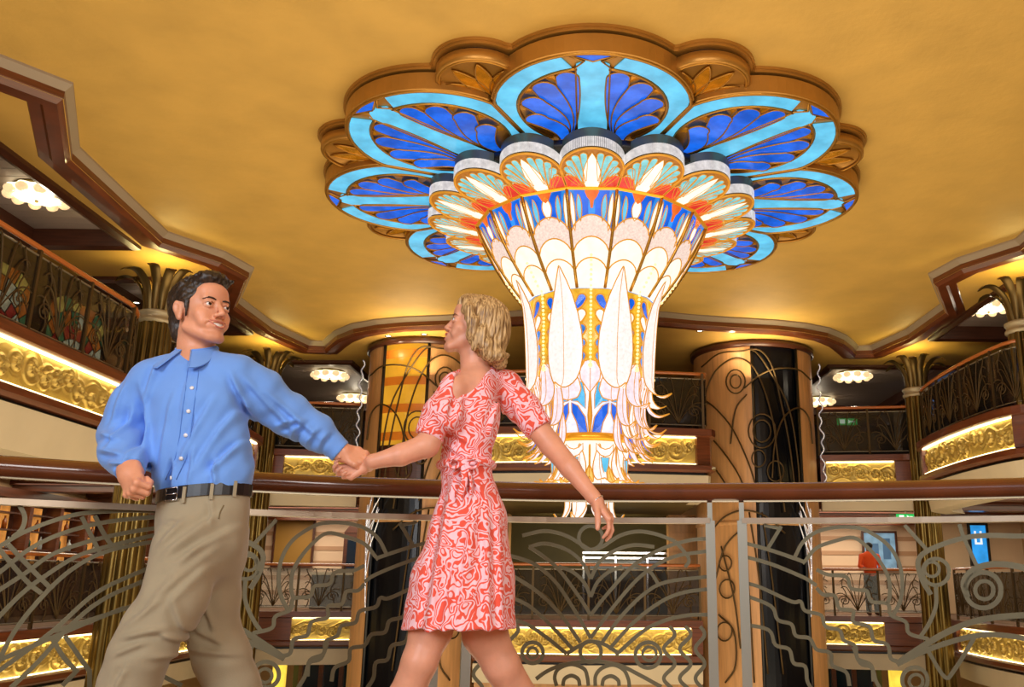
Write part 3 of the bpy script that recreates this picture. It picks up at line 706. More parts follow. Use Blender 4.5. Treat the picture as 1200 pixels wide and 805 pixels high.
# --- crown of sixteen scalloped lobes
def zc(r): return 5.28 + (r - 1.45) * .22
def C2(th, u, v, dz): r = math.hypot(1.84 + u, v); return pol(1.84 + u, th, zc(1.84 + u) + dz, v)
def make_lobe(th):
    R = .375
    arc = [(R * math.cos(a), R * math.sin(a)) for a in [-1.75 + 3.5 * k / 28 for k in range(29)]]
    mb = MB()
    for r0, z0, z1 in ((1.0, .145, .235),):
        pts = arc
        vs = [C2(th, p[0], p[1], z0) for p in pts] + [C2(th, p[0], p[1], z1) for p in pts]; n = len(pts)
        mb.add(vs, [(i, i + 1, n + i + 1, n + i) for i in range(n - 1)], True)
    a = [C2(th, p[0], p[1], .235) for p in arc]; mb.poly3(a, (0, 0, 1), .02)
    root = mb.build('crown_lobe', M_rib, chand, 'white and turquoise glass lobe with a silver rim')
    mb = MB(); pts = arc; n = len(pts)
    for i in range(n - 1):
        for (fa, fb) in ((0, .42), (.5, .92)):
            q = []
            for ff in (fa, fb):
                x = pts[i][0] + (pts[i + 1][0] - pts[i][0]) * ff; y = pts[i][1] + (pts[i + 1][1] - pts[i][1]) * ff; q.append((x * 1.02, y * 1.02))
            mb.poly3([C2(th, q[0][0], q[0][1], .02), C2(th, q[1][0], q[1][1], .02), C2(th, q[1][0], q[1][1], .14), C2(th, q[0][0], q[0][1], .14)], (pol(1, th, 0) - pol(0, th, 0)), -.008)
    mb.build('lit_rim', glow('lit_rim_glass', (214, 208, 204), .95, .3, 14), root)
    # face: amber ground, white spear, turquoise drops, coral base
    mb = MB(); face = [(R * .98 * math.cos(a), R * .98 * math.sin(a)) for a in [-1.95 + 3.9 * k / 28 for k in range(29)]]
    face = [(-.40, -.27)] + face + [(-.40, .27)]
    mb.poly3([C2(th, p[0], p[1], .004) for p in face], (0, 0, 1), .012); mb.build('amber_ground', mat('lobe_ground', (150, 96, 34), .4, emit=(190, 120, 36), es=.35), root)
    sp = leaf((-.42, 0), (.30, 0), .105, 12, .42)
    mb = MB(); panes(mb, [sp], th, -.006, .008, C2); mb.build('white_spear', G_white, root)
    dr = []
    for s in (-1, 1):
        for k, (a, hr, ww) in enumerate([(.36, .275, .040), (.74, .285, .046), (1.12, .285, .048), (1.52, .28, .046), (1.93, .29, .036)]):
            dr.append(tear((-.20 + .0 * k - .03 * k, s * (.07 + .016 * k)), (hr * math.cos(a), s * hr * math.sin(a)), ww, 0))
    mb = MB(); panes(mb, dr, th, -.004, .006, C2); mb.build('turquoise_drops', glow('turquoise_glass', (128, 206, 214), .95, .3, 10), root)
    rd = [[(-.40, s * .085), (-.26, s * .10), (-.14, s * .17), (-.09, s * .27), (-.12, s * .33), (-.40, s * .275)] for s in (-1, 1)]
    mb = MB(); panes(mb, rd, th, -.008, .006, C2); mb.build('coral_glass', G_red, root)
    mb = MB()
    for q in [sp] + dr + rd: lead(mb, q, th, -.010, .0065, True, C2)
    lead(mb, [(p[0], p[1]) for p in face[1:-1]], th, 0, .016, False, C2)
    mb.build('gilt_tracery', M_leadl, root)
    return root
l0 = make_lobe(0)
for k in range(1, 16): c = copy_tree(l0, chand); c.rotation_euler[2] = k * PI / 8
mb = MB(); mb.lathe([(1.3, 5.5), (2.02, 5.56), (2.02, 5.66), (1.3, 5.66)], (CH[0], CH[1], 0), 64); mb.build('crown_body', M_black, chand)
# --- cone of sixteen glass panels
RT, ZT, RB, ZB = 1.52, 5.28, .86, 4.25
def K2(th, a, b, d=0.0):
    """panel coordinates: a -1..1 across, b 0 top .. 1 bottom; flat panel between two ribs"""
    r = RT + (RB - RT) * b + .05 * math.sin(b * PI); z = ZT + (ZB - ZT) * b; ap = r * math.cos(PI / 16); hw = r * math.sin(PI / 16)
    return pol(ap + d, th, z, a * hw)
def kpan(mb, q, th, d=.004, thk=.008):
    a = [K2(th, p[0], p[1], d) for p in q]; n = pol(1, th, 0) - pol(0, th, 0); n.z = -.5; mb.poly3(a, n.normalized(), thk)
def klead(mb, q, th, r=.008, closed=True): mb.tube([K2(th, p[0], p[1], .016) for p in q], r, 5, closed=closed)
def scal(b, h, n=10): return [(-.97 + 1.94 * k / n, b - h * math.sin(PI * k / n) ** .7) for k in range(n + 1)]
def make_panel(th, odd):
    mb = MB(); q = [(-1, 0), (1, 0), (1, .5), (1, 1), (-1, 1), (-1, .5)]
    kpan(mb, q, th, -.012, .01); root = mb.build('cone_panel', glow('panel_azure', (40, 134, 226), .95, .5, 6), chand, 'tapering stained glass panel, blue above and white scallops below')
    t1, t2, t3 = scal(.44, .17), scal(.64, .15), scal(.82, .12)
    mb = MB(); kpan(mb, t2 + t3[::-1], th); kpan(mb, t3 + [(.97, 1), (-.97, 1)], th)
    wl = [leaf((s * .80, .44), (s * .86, .04), .10) for s in (-1, 1)] if not odd else [leaf((0, .30), (0, .06), .22), leaf((-.86, .42), (-.9, .05), .09), leaf((.86, .42), (.9, .05), .09)]
    for x in wl: kpan(mb, x, th, .008)
    mb.build('opal_scallops', G_white, root)
    mb = MB(); kpan(mb, t1 + t2[::-1], th); mb.build('frosted_scallop', glow('frosted_pink', (240, 214, 202), .98, .22, 40), root)
    bl = [[(s * .16, .06), (s * .42, .02), (s * .74, .02), (s * .66, .18), (s * .44, .33), (s * .14, .30)] for s in (-1, 1)]
    mb = MB(); [kpan(mb, x, th, .003) for x in bl]; mb.build('cobalt_glass', G_cob, root)
    cy = [leaf((s * .50, .34), (s * .58, .06), .11) for s in (-1, 1)]
    mb = MB(); [kpan(mb, x, th, .006) for x in cy]; mb.build('pale_glass', G_cyan, root)
    rd = [(-.22, 0), (.22, 0), (.30, .03), (.20, .09), (.09, .12), (.05, .2), (-.05, .2), (-.09, .12), (-.20, .09), (-.30, .03)] if odd is False else [(-.34, 0), (.34, 0), (.16, .09), (0, .12), (-.16, .09)]
    mb = MB(); kpan(mb, rd, th, .010); mb.build('coral_glass', glow('orange_glass', (246, 110, 40), .95, .35, 9), root)
    mb = MB()
    for x in (t1, t2, t3): klead(mb, x, th, .009, False)
    for x in wl + cy: klead(mb, x, th, .007)
    mb.build('gilt_tracery', M_leadl, root)
    return root
ev = make_panel(0, False); od = make_panel(PI / 8, True)
for k in range(1, 8):
    for o in (ev, od): c = copy_tree(o, chand); c.rotation_euler[2] = k * PI / 4
for k in range(16):
    th = (k + .5) * PI / 8; mb = MB()
    mb.tube([pol(RT + (RB - RT) * b + .05 * math.sin(b * PI) + .02, th, ZT + (ZB - ZT) * b) for b in [q / 8 for q in range(9)]], .021, 6); mb.build('cone_rib', M_gold, chand)
mb = MB()
mb.tube([pol(RT + .02, (k + .5) * PI / 8, ZT + .01) for k in range(16)], .034, 6, closed=True, smooth=False); mb.build('cone_collar', mat('lit_gold', (226, 160, 40), .3, metal=.6, emit=(220, 140, 30), es=.3), chand)
# --- drum with bead strings, teardrops and feathers
def rdr(z): return .80 + .05 * max(0, (z - 3.9)) * 2 - .05 * max(0, 3.6 - z)
mb = MB(); mb.lathe([(rdr(4.28) - .0, 4.30), (rdr(3.9), 3.9), (rdr(3.6), 3.6), (.70, 3.28), (.5, 3.2)], (CH[0], CH[1], 0), 64); mb.build('drum', G_amb, chand, 'glowing amber drum')
def D2(th, t, z, d=0.0): r = rdr(z) + d; return pol(r, th + t / r, z)
def dpan(mb, q, th, d=.01, thk=.01):
    a = [D2(th, p[0], p[1], d) for p in q]; mb.poly3(a, pol(1, th + q[0][0], 0) - pol(0, th + q[0][0], 0), thk)
def dlead(mb, q, th, r=.009, closed=True, d=.022): mb.tube([D2(th, p[0], p[1], d) for p in q], r, 5, closed=closed)
def make_drops(th):
    cols = {0: [], 1: [], 2: []}; allq = []
    for s in (-1, 1):
        for k, (z, c) in enumerate([(4.12, 1), (3.93, 2), (3.74, 0), (3.56, 0), (3.40, 0)]):
            q = tear((s * .27, z - .17), (s * .115, z), .058, s * .02); cols[c].append(q); allq.append(q)
    mb = MB(); [dpan(mb, q, th) for q in cols[0]]; root = mb.build('azure_drops', G_mid, chand)
    mb = MB(); [dpan(mb, q, th) for q in cols[1]]; mb.build('cobalt_drops', G_cob, root)
    mb = MB(); [dpan(mb, q, th) for q in cols[2]]; mb.build('opal_drops', G_white, root)
    mb = MB(); [dlead(mb, q, th, .010) for q in allq]
    for s in (-1, 0, 1): dlead(mb, [(s * .22 + .10 * math.cos(a), 4.26 + .09 * math.sin(a)) for a in [PI * k / 8 for k in range(9)]], th, .012, False)
    mb.build('gilt_tracery', M_leadl, root)
    mb = MB()
    for k in range(27):
        z = 4.58 - k * .050
        if z > 4.28: b = (ZT - z) / (ZT - ZB); p = K2(th, 0, b, .035)
        else: p = D2(th, 0, z, .03)
        mb.ball(p, .019 if k < 26 else .03, 8, 5)
    mb.build('bead_string', mat('lit_beads', (255, 236, 180), .2, emit=(255, 226, 150), es=.8), root)
    return root
d0 = make_drops(0)
for k in range(1, 8): c = copy_tree(d0, chand); c.rotation_euler[2] = k * PI / 4
def feather(name, th, prof, width, mt, label=None, rim=.008, n=16, parent=None, cup=.18):
    """curved glass feather: prof = [(r, z)...] centre line; width(u) gives half width"""
    C_ = catmull([Vector((r, 0, z)) for r, z in prof], max(2, n // (len(prof) - 1))); N = len(C_) - 1; cl = [0.0]
    for a_, b_ in zip(C_[:-1], C_[1:]): cl.append(cl[-1] + (b_ - a_).length)
    vs = []; L = []; R = []; M = 6
    for i, p in enumerate(C_):
        u = cl[i] / cl[-1]; w = width(u)
        for j in range(M + 1):
            a = -1 + 2 * j / M; t = a * w; vs.append(pol(p.x - cup * w * (a * a) , th, p.z, t))
        L.append(vs[-M - 1]); R.append(vs[-1])
    fs = [(i * (M + 1) + j, i * (M + 1) + j + 1, (i + 1) * (M + 1) + j + 1, (i + 1) * (M + 1) + j) for i in range(N) for j in range(M)]
    back = [v + (pol(0, th, 0) - pol(1, th, 0)) * .012 for v in vs]; K = len(vs)
    mb = MB(); mb.add(vs, fs, True); mb.add(back, [f[::-1] for f in fs], True)
    root = mb.build(name, mt, parent or chand, label)
    mb = MB(); edge = L + R[::-1]; mb.tube(edge, rim, 5, closed=True); mb.tube([pol(p.x + .006, th, p.z) for p in C_], rim * .5, 4)
    mb.build('gilt_edge', M_leadl, root); return root
def lf(w, peak=.55, sh=.75):
    g = math.log(.5) / math.log(peak)
    return lambda u: w * max(.02, math.sin(PI * min(1, max(0, u)) ** g)) ** sh
def eight(o, n=8, st_=PI / 4):
    for k in range(1, n): c = copy_tree(o, chand); c.rotation_euler[2] = k * st_
def kw(w, ks):
    return lambda u: w * float(np.interp(u, [k[0] for k in ks], [k[1] for k in ks]))
def blunt(w, tipu=.0):
    return lambda u: w * (min(1, (u / .45)) ** .75 if u < .45 else (1 if u < .8 else max(.06, 1 - ((u - .8) / .2) ** 2 * .9)))
G_leaf = glow('feather_glass', (252, 238, 234), 1.02, .16, 26)
eight(feather('large_feather', PI / 8, [(1.04, 4.50), (.92, 4.15), (.86, 3.7), (.84, 3.35), (.84, 3.12), (.90, 3.02), (1.0, 2.98), (1.10, 3.02)], kw(.235, [(0, 0.02), (.12, .33), (.28, .68), (.45, .93), (.6, 1), (.72, .93), (.80, .72), (.88, .38), (1, .03)]), G_leaf, 'long white glass feather with gilt edge'))
G_feather = glow('feather_pink', (238, 222, 232), 1.0, .18, 20)
eight(feather('hanging_feather', PI / 8, [(.74, 3.24), (.70, 3.10), (.67, 3.00), (.67, 2.92), (.71, 2.88)], kw(.15, [(0, .5), (.3, .9), (.6, 1), (.85, .7), (1, .1)]), G_feather, 'short pearly glass feather'))
eight(feather('collar_scale', 0, [(.80, 3.34), (.78, 3.22), (.75, 3.08), (.72, 2.98)], kw(.13, [(0, .5), (.3, 1), (.6, .9), (1, .1)]), G_feather))
def cluster(ths, prof, wf, mt, nm='slim_feather'):
    o = feather(nm, ths[0], prof, wf, mt)
    for a in ths[1:]: c = copy_tree(o, chand); c.rotation_euler[2] = a - ths[0]
Q = PI / 4
side = [Q, 2 * Q, 3 * Q, -Q, -2 * Q, -3 * Q]
cluster(side, [(.80, 3.36), (.77, 3.15), (.76, 2.98), (.80, 2.86), (.90, 2.80), (1.02, 2.84)], lf(.12, .45), G_feather, 'curling_feather')
cluster([a + d for a in side for d in (-.20, .20)], [(.76, 3.2), (.72, 2.95), (.72, 2.74), (.78, 2.60), (.90, 2.55), (.98, 2.60)], lf(.075, .5), G_feather)
cluster([a + d for a in side for d in (-.10, .10)], [(.70, 2.95), (.68, 2.75), (.69, 2.58), (.74, 2.46), (.82, 2.42), (.92, 2.46)], lf(.06, .5), G_leaf)
cluster([a for a in side], [(.66, 2.95), (.64, 2.75), (.66, 2.55), (.72, 2.40), (.80, 2.33)], lf(.06, .5), G_cob, 'cobalt_feather')
cluster([a + d for a in side for d in (-.24, .0, .24)], [(.64, 2.75), (.64, 2.55), (.66, 2.40), (.74, 2.28), (.84, 2.24)], lf(.05, .5), G_feather)
# inner lantern with blue arches
RL = .56
mb = MB(); mb.lathe([(.66, 3.3), (.60, 2.9), (RL, 2.55), (RL - .02, 2.44), (.42, 2.40)], (CH[0], CH[1], 0), 48); mb.build('lantern', glow('lantern_glass', (226, 228, 246), 1.1, .25, 12), chand, 'pale glass lantern section')
def N2(th, t, z, d=.012): r = (.60 + (z - 2.9) * .14) + d; return pol(r, th + t / r, z)
def make_arch(th):
    mb = MB(); G = []
    for s in (-1, 1): G.append([(s * .02, 2.86), (s * .10, 2.82), (s * .185, 2.68), (s * .21, 2.48), (s * .10, 2.48), (s * .075, 2.62), (s * .02, 2.74)])
    C = [[(s * .02, 2.88), (s * .10, 2.87), (s * .19, 2.78), (s * .2, 2.95), (s * .17, 3.10), (s * .10, 3.12), (s * .08, 2.98)] for s in (-1, 1)]
    for q in G: a = [N2(th, x, z, .035) for x, z in q]; mb.poly3(a, pol(1, th, 0) - pol(0, th, 0), .008)
    root = mb.build('cobalt_arch', G_cob, chand, 'cobalt glass arch')
    mb = MB()
    for q in C: a = [N2(th, x, z, .03) for x, z in q]; mb.poly3(a, pol(1, th, 0) - pol(0, th, 0), .008)
    mb.build('azure_arch', glow('arch_azure', (56, 176, 238), 1.0, .35, 10), root)
    mb = MB(); [mb.tube([N2(th, x, z, .045) for x, z in q], .008, 5, closed=True) for q in G + C]; mb.tube([N2(th + PI / 8, 0, z, .04) for z in (3.0, 2.7, 2.45)], [.012, .035, .01], 6)
    mb.build('gilt_tracery', M_leadl, root); return root
eight(make_arch(PI / 8))
mb = MB(); mb.lathe([(.60, 2.50), (.63, 2.48), (.63, 2.42), (.58, 2.40)], (CH[0], CH[1], 0), 48); mb.build('lantern_collar', mat('lit_gold', (226, 160, 40), .3), chand)
# lower bell
mb = MB(); mb.lathe([(.50, 2.44), (.44, 2.30), (.42, 2.15), (.46, 2.0), (.40, 1.96)], (CH[0], CH[1], 0), 48); mb.build('bell', G_white, chand, 'white glass bell with gilt lines')
def make_bellface(th):
    b = lambda t, z, d=.03: pol(.46 + d, th + t / .48, z)
    mb = MB(); u = [(-.11, 2.38), (-.11, 2.30), (-.06, 2.24), (0, 2.22), (.06, 2.24), (.11, 2.30), (.11, 2.38), (.06, 2.33), (0, 2.31), (-.06, 2.33)]
    mb.poly3([b(*p) for p in u], pol(1, th, 0) - pol(0, th, 0), .006); root = mb.build('opal_crescent', G_leaf, chand)
    t = [(-.055, 2.21), (.055, 2.21), (.04, 2.1), (0, 1.98), (-.04, 2.1)]
    mb = MB(); mb.poly3([b(*p) for p in t], pol(1, th, 0) - pol(0, th, 0), .006); mb.build('turquoise_drop', G_cyan, root)
    mb = MB(); mb.tube([b(*p, .04) for p in u], .007, 5, closed=True); mb.tube([b(*p, .04) for p in t], .007, 5, closed=True); mb.tube([b(.19, z, .0) for z in (2.40, 2.2, 2.0)], .014, 5)
    mb.build('gilt_tracery', M_leadl, root); return root
eight(make_bellface(PI / 8))
eight(feather('bell_petal', PI / 12, [(.47, 2.40), (.46, 2.25), (.47, 2.12), (.52, 2.0), (.60, 1.93), (.70, 1.94)], lf(.085, .6), G_leaf), 12, PI / 6)
eight(feather('curled_tip', 0, [(.46, 2.12), (.50, 2.0), (.56, 1.92), (.64, 1.90), (.70, 1.95)], lf(.05, .5), glow('tip_amber', (250, 196, 96), 1.0, .3, 14)), 12, PI / 6)
eight(feather('tusk', PI / 6, [(.27, 2.02), (.30, 1.80), (.30, 1.64), (.33, 1.53), (.39, 1.49), (.44, 1.56)], lambda u: .098 * (1 if u < .6 else max(.05, 1 - (u - .6) / .4)), G_leaf, 'curved white glass tusk', cup=.6), 6, PI / 3)
mb = MB(); mb.lathe([(.27, 2.02), (.26, 1.75), (.22, 1.70), (0, 1.70)], (CH[0], CH[1], 0), 24); mb.build('tube_core', G_white, chand)
# ================================================================= PALM COLUMNS, LIFT SHAFTS, LAMPS
def palm_column(x, y, label):
    t = thing('palm_column', label, 'column', (x, y, 0), 'gilded palm columns around the atrium')
    lob = lambda a: .80 + .24 * abs(math.sin(a * 5)) ** .7
    mb = MB(); mb.lathe([(.33, -3.6), (.30, -3.3), (.27, 1.5), (.255, 4.76)], (x, y, 0), 96, lobes=lob); mb.build('shaft', M_brass, t)
    mb = MB(); mb.lathe([(.25, 4.71), (.30, 4.73), (.30, 4.77), (.275, 4.78), (.275, 4.84), (.30, 4.86), (.30, 4.90), (.25, 4.92)], (x, y, 0), 40); mb.build('collar', mat('pale_collar', (176, 160, 128), .4, metal=.3), t)
    for k in range(12):
        a = 2 * PI * k / 12 + .13; s, c = math.sin(a), -math.cos(a)
        prof = [(.17, 4.86), (.21, 5.03), (.25, 5.20), (.33, 5.36), (.48, 5.49), (.63, 5.50), (.73, 5.43)] if k % 2 else [(.19, 4.86), (.21, 5.06), (.24, 5.26), (.30, 5.42), (.42, 5.56), (.54, 5.58), (.63, 5.52)]
        P_ = catmull([Vector((r, 0, z)) for r, z in prof], 4); N = len(P_) - 1; vs = []; M = 6
        for i, p in enumerate(P_):
            u = i / N; w = .040 + .034 * math.sin(u * PI * .70); w *= 1 if u < .82 else math.sqrt(max(0.02, 1 - ((u - .82) / .18) ** 2))
            for j in range(M + 1):
                b = -1 + 2 * j / M; r = p.x + .035 * (1 - b * b) * (1 - .4 * u); vs.append((x + r * s - b * w * c, y + r * c + b * w * s, p.z))
        fs = [(i * (M + 1) + j, i * (M + 1) + j + 1, (i + 1) * (M + 1) + j + 1, (i + 1) * (M + 1) + j) for i in range(N) for j in range(M)]
        K = len(vs); inner = [(v[0] - s * .02, v[1] - c * .02, v[2] + .01) for v in vs]
        mb = MB(); mb.add(vs, fs, True); mb.add(inner, [f[::-1] for f in fs], True); mb.build('frond', mat('frond_brass', (116, 94, 52), .38, metal=.8), t)
palm_column(-7.05, 14.0, 'tall fluted palm column rising just behind the man')
palm_column(7.1, 14.1, 'palm column cut by the right edge of the picture')
palm_column(-7.1, 19.35, 'slender fluted palm column seen between the man and the left lift shaft')
palm_column(7.2, 19.35, 'fluted palm column on the right, beside the curved lit balcony')
# lift shafts
SR = 1.33
def lift(sg, S):
    cx, cy = sg * 3.72, 20.1
    t = thing('lift_shaft', 'round wood-panelled lift shaft %s' % ('with amber-lit glass, behind the woman' if sg < 0 else 'with black glass and looping metalwork, right of the chandelier'), 'lift shaft', (cx, cy, -3.6), 'round lift shafts')
    A = lambda d: math.radians(d) * sg
    def seg(r, a0, a1, z0, z1, th_=.06):
        a0, a1 = sorted((a0, a1)); n = max(3, int(abs(a1 - a0) / .08)); mb = MB()
        mb.lathe([(r, z0), (r, z1), (r - th_, z1), (r - th_, z0), (r, z0)], (cx, cy, 0), n, a0, a1, smooth=False); return mb
    mb = seg(SR, A(-100), A(-10), -3.6, 5.83); mb.build('wood_panel', M_woodl, t)
    mb = seg(SR, A(35), A(110), -3.6, 5.83); mb.build('wood_panel', M_woodl, t)
    if sg > 0: seg(SR - .03, A(-10), A(35), -3.6, 5.83).build('black_glass', M_bglass, t)
    else:
        seg(SR - .03, A(-10), A(35), -3.6, 2.9).build('black_glass', M_bglass, t)
        mb = seg(SR - .03, A(-10), A(35), 2.9, 5.83); mb.build('lit_glass', glow('amber_cab_glass', (226, 160, 40), .75, .3, 1.2), t)
        for z in (3.6, 4.2, 4.8, 5.4): seg(SR - .01, A(-10), A(35), z, z + .18).build('cab_band', mat('cab_band', (190, 110, 30), .4, emit=(190, 100, 20), es=.35), t)
        seg(SR - .0, A(-10), A(35), 2.8, 3.5).build('cab_sill', M_woodd, t)
    for a in (-10, 35):
        aa = A(a); mb = MB(); p = (cx + (SR + .01) * math.sin(aa), cy - (SR + .01) * math.cos(aa)); mb.tube([(p[0], p[1], -3.6), (p[0], p[1], 5.83)], .035, 6); mb.build('mullion', M_black, t)
    mb = MB(); mb.lathe([(SR + .0, 5.70), (SR + .07, 5.72), (SR + .07, 5.83), (SR, 5.83)], (cx, cy, 0), 40); mb.build('cornice', M_woodd, t)
    mb = MB(); mb.lathe([(SR + .0, 1.9), (SR + .03, 1.92), (SR + .03, 1.98), (SR, 2.0)], (cx, cy, 0), 40); mb.build('belt_band', M_woodl, t)
    # metal scrolls traced on the right shaft, mirrored for the left one
    R_ = SR + .05
    curves = [[(822, 430), (842, 405), (868, 398), (890, 405), (905, 430), (915, 470), (925, 520), (932, 575)],
              [(832, 560), (825, 480), (835, 440), (858, 420), (878, 425), (893, 450), (905, 490), (912, 540), (920, 600)],
              [(820, 465), (840, 480), (860, 505), (880, 550), (890, 590)], [(822, 505), (840, 520), (862, 550), (874, 575)], [(824, 540), (840, 552), (855, 575)],
              [(872, 455), (890, 440), (910, 432), (935, 433), (950, 445)], [(905, 560), (908, 520), (918, 490), (935, 478), (948, 490), (952, 520)],
              [(868, 400), (885, 412), (905, 440), (925, 480), (935, 540), (938, 600)], [(856, 520), (862, 480), (875, 462)],
              [(835, 620), (850, 605), (872, 598), (898, 605), (920, 625)], [(838, 680), (850, 640), (875, 615)], [(842, 720), (860, 740), (862, 780), (850, 800)],
              [(878, 600), (890, 680), (900, 790)], [(893, 600), (905, 680), (918, 790)], [(870, 600), (878, 700), (884, 800)], [(845, 640), (860, 700), (868, 760)]]
    rings = [(862, 447, 14), (862, 447, 8), (893, 505, 13), (893, 505, 20), (889, 537, 10), (909, 552, 12), (850, 660, 9), (852, 690, 11), (849, 740, 11)]
    mb = MB()
    def put(px, py):
        p = on_cyl(px, py, 3.72, 20.1, R_)
        return None if p is None else Vector((sg * p.x, p.y, min(p.z, 5.60)))
    for c in curves:
        q = [put(*p) for p in c]; q = [p for p in q if p]
        if len(q) > 2: mb.tube(catmull(q, 5), .019, 5)
    for x, y, r in rings:
        q = [put(x + r * .8 * math.cos(a), y + r * math.sin(a)) for a in [2 * PI * k / 18 for k in range(18)]]; q = [p for p in q if p]
        if len(q) == 18: mb.tube(q, .017, 5, closed=True)
    mb.build('metal_scrollwork', M_bronze, t)
    # steel wires on the outer flank, their glints put in as emission
    w = MB(); r = random.Random(3)
    for k in range(10):
        x0 = 940 + r.uniform(-6, 10); z0 = r.uniform(585, 610)
        pts = [(x0, z0), (x0 + r.uniform(4, 14), z0 + 28), (x0 + 14 + r.uniform(-8, 8), z0 + 55), (x0 + 16, z0 + 90 + r.uniform(0, 30))]
        q = [on_cyl(min(p[0], 951), p[1], 3.72, 20.1, SR + .12) for p in pts]
        q = [Vector((sg * p.x, p.y, p.z)) for p in q if p]
        if len(q) > 2: w.tube(catmull(q, 5), .013, 4)
    x = cx + sg * (SR + .12); q = []
    for k in range(60): q.append((x + .035 * math.sin(k * .9) + .02 * math.sin(k * .37), cy - .3 + .035 * math.cos(k * .9), 2.9 + k * .045))
    w.tube(q, .016, 5)
    w.build('steel_wire', mat('glint_wire', (230, 228, 224), .15, metal=.8, emit=(220, 220, 230), es=.25), t)
lift(1, 'right'); lift(-1, 'left')
point('shaft_spot', (3.05, 18.62, 5.55), 7, (1, .82, .55), .03); point('shaft_spot', (-4.3, 18.62, 5.5), 5, (1, .82, .55), .03)
# central wall between the shafts, doorway recess with dark glass
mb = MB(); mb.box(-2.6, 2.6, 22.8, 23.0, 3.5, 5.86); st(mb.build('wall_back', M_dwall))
M_olive = mat('olive_glass_wall', (96, 84, 44), .7, noise=(.6, .3))
mb = MB(); mb.box(-2.7, 2.7, 24.6, 24.8, -.2, 2.3); st(mb.build('wall_back', M_olive))
for sg in (-1, 1):
    mb = MB(); x = sorted((sg * 1.9, sg * 2.55)); mb.box(x[0], x[1], 21.8, 22.4, -.2, 2.3)
    for k in range(5): mb.box(x[0] - .01, x[1] + .01, 21.77, 21.8, .2 + k * .42, .22 + k * .42)
    st(mb.build('wall_back', M_woodl))
t = thing('entrance_doors', 'dark glass entrance doors with steel frame under the central balcony', 'doors', (.9, 22.6, 0))
for i in range(3):
    mb = MB(); x0 = -.1 + i * .78; mb.box(x0, x0 + .74, 22.6, 22.64, 0, 1.25); mb.build('glass_leaf', mat('blue_dark_glass', (16, 30, 44), .08, spec=.8, emit=(20, 60, 90), es=.12), t)
    mb = MB(); mb.obox((x0 - .02, 22.58, 0), (x0 - .02, 22.58, 1.35), .05, .05, (0, 1, 0)); mb.build('frame_post', M_silver, t)
for z in (1.28, 1.40): mb = MB(); mb.box(-.15, 2.3, 22.55, 22.6, z, z + .05); mb.build('door_head', M_silver, t)
# flush ceiling lamps
def flower_lamp(x, y, z, r, label):
    t = thing('ceiling_lamp', label, 'ceiling lamp', (x, y, z), 'flower shaped flush ceiling lamps')
    mb = MB(); mb.lathe([(0, 0), (r * .8, 0), (r * .82, -.03), (0, -.03)], (x, y, z), 32); mb.build('ceiling_plate', M_brass, t)
    mb = MB(); lob = lambda a: 1 + .07 * math.cos(10 * a)
    mb.lathe([(r * .6, -.03), (r * .95, -.06), (r * .92, -.12), (r * .6, -.17), (0, -.19)], (x, y, z), 80, lobes=lob)
    mb.build('glass_shade', glow('lamp_glass', (255, 236, 196), 2.2, .15, 9), t)
    for k in range(10):
        a = 2 * PI * k / 10; mb = MB(); mb.ball((x + r * .9 * math.sin(a), y - r * .9 * math.cos(a), z - .13), .085 * r / .4, 8, 6, (1, 1, .8)); mb.build('scallop_drop', glow('scallop_glass', (255, 206, 150), 1.2, .2, 9), t)
    mb = MB(); mb.ball((x, y, z - .2), .025, 8, 6); mb.build('finial', M_brass, t)
    point('lamp_glow', (x, y, z - .34), 14, (1, .84, .62), .12)
LP = [(-7.85, 11.75, 'large flower lamp glowing in the planked coffer at the far left'), (7.75, 16.7, 'flower lamp above the curved right balcony'),
      (-6.9, 23.2, "flower lamp on the deck ceiling above the man's outstretched arm"), (6.85, 22.8, 'flower lamp on the deck ceiling beside the right palm column'),
      (-7.05, 26.3, 'smallest flower lamp, farthest back on the left'), (6.8, 26.2, 'smallest flower lamp, farthest back on the right')]
for x, y, l in LP: flower_lamp(x, y, 6.08, .40 if y < 20 else .46, l)
# ================================================================= NEAR RAILING
mb = MB(); prof = []
for k in range(14):
    a = 2 * PI * k / 14; prof.append((.055 * math.cos(a), 1.118 + .038 * math.sin(a) + (.004 if math.sin(a) > 0 else 0)))
mb.sweep(RPS, prof, 1, smooth=True); hr = mb.build('wooden_handrail', M_rail)
tag(hr, 'polished dark wooden handrail running behind the couple', 'handrail')
RD = [Vector((p[0], p[1])) for p in RPS]
def rp(px, py, off=0.0): return on_path(px, py, [(p.x, p.y - off) for p in RD])
def rnorm(p):
    k = min(range(len(RD) - 1), key=lambda i: (Vector((p.x, p.y)) - (RD[i] + RD[i + 1]) / 2).length)
    d = (RD[k + 1] - RD[k]).normalized(); return Vector((d.y, -d.x, 0))
Zb = 1.004
def xs_at(px): p = rp(px, 690); return p.x
def sub_x(x0, x1):
    q = [(p.x, p.y) for p in RD if x0 < p.x < x1]
    def at(x):
        for a, b in zip(RD[:-1], RD[1:]):
            if a.x <= x <= b.x: t = (x - a.x) / (b.x - a.x); return (x, a.y + (b.y - a.y) * t)
    return [at(x0)] + q + [at(x1)]
M_scroll = mat('scroll_metal', (98, 92, 68), .42, metal=.4, noise=(6, .15))
M_post = mat('post_metal', (150, 150, 138), .35, metal=.6)
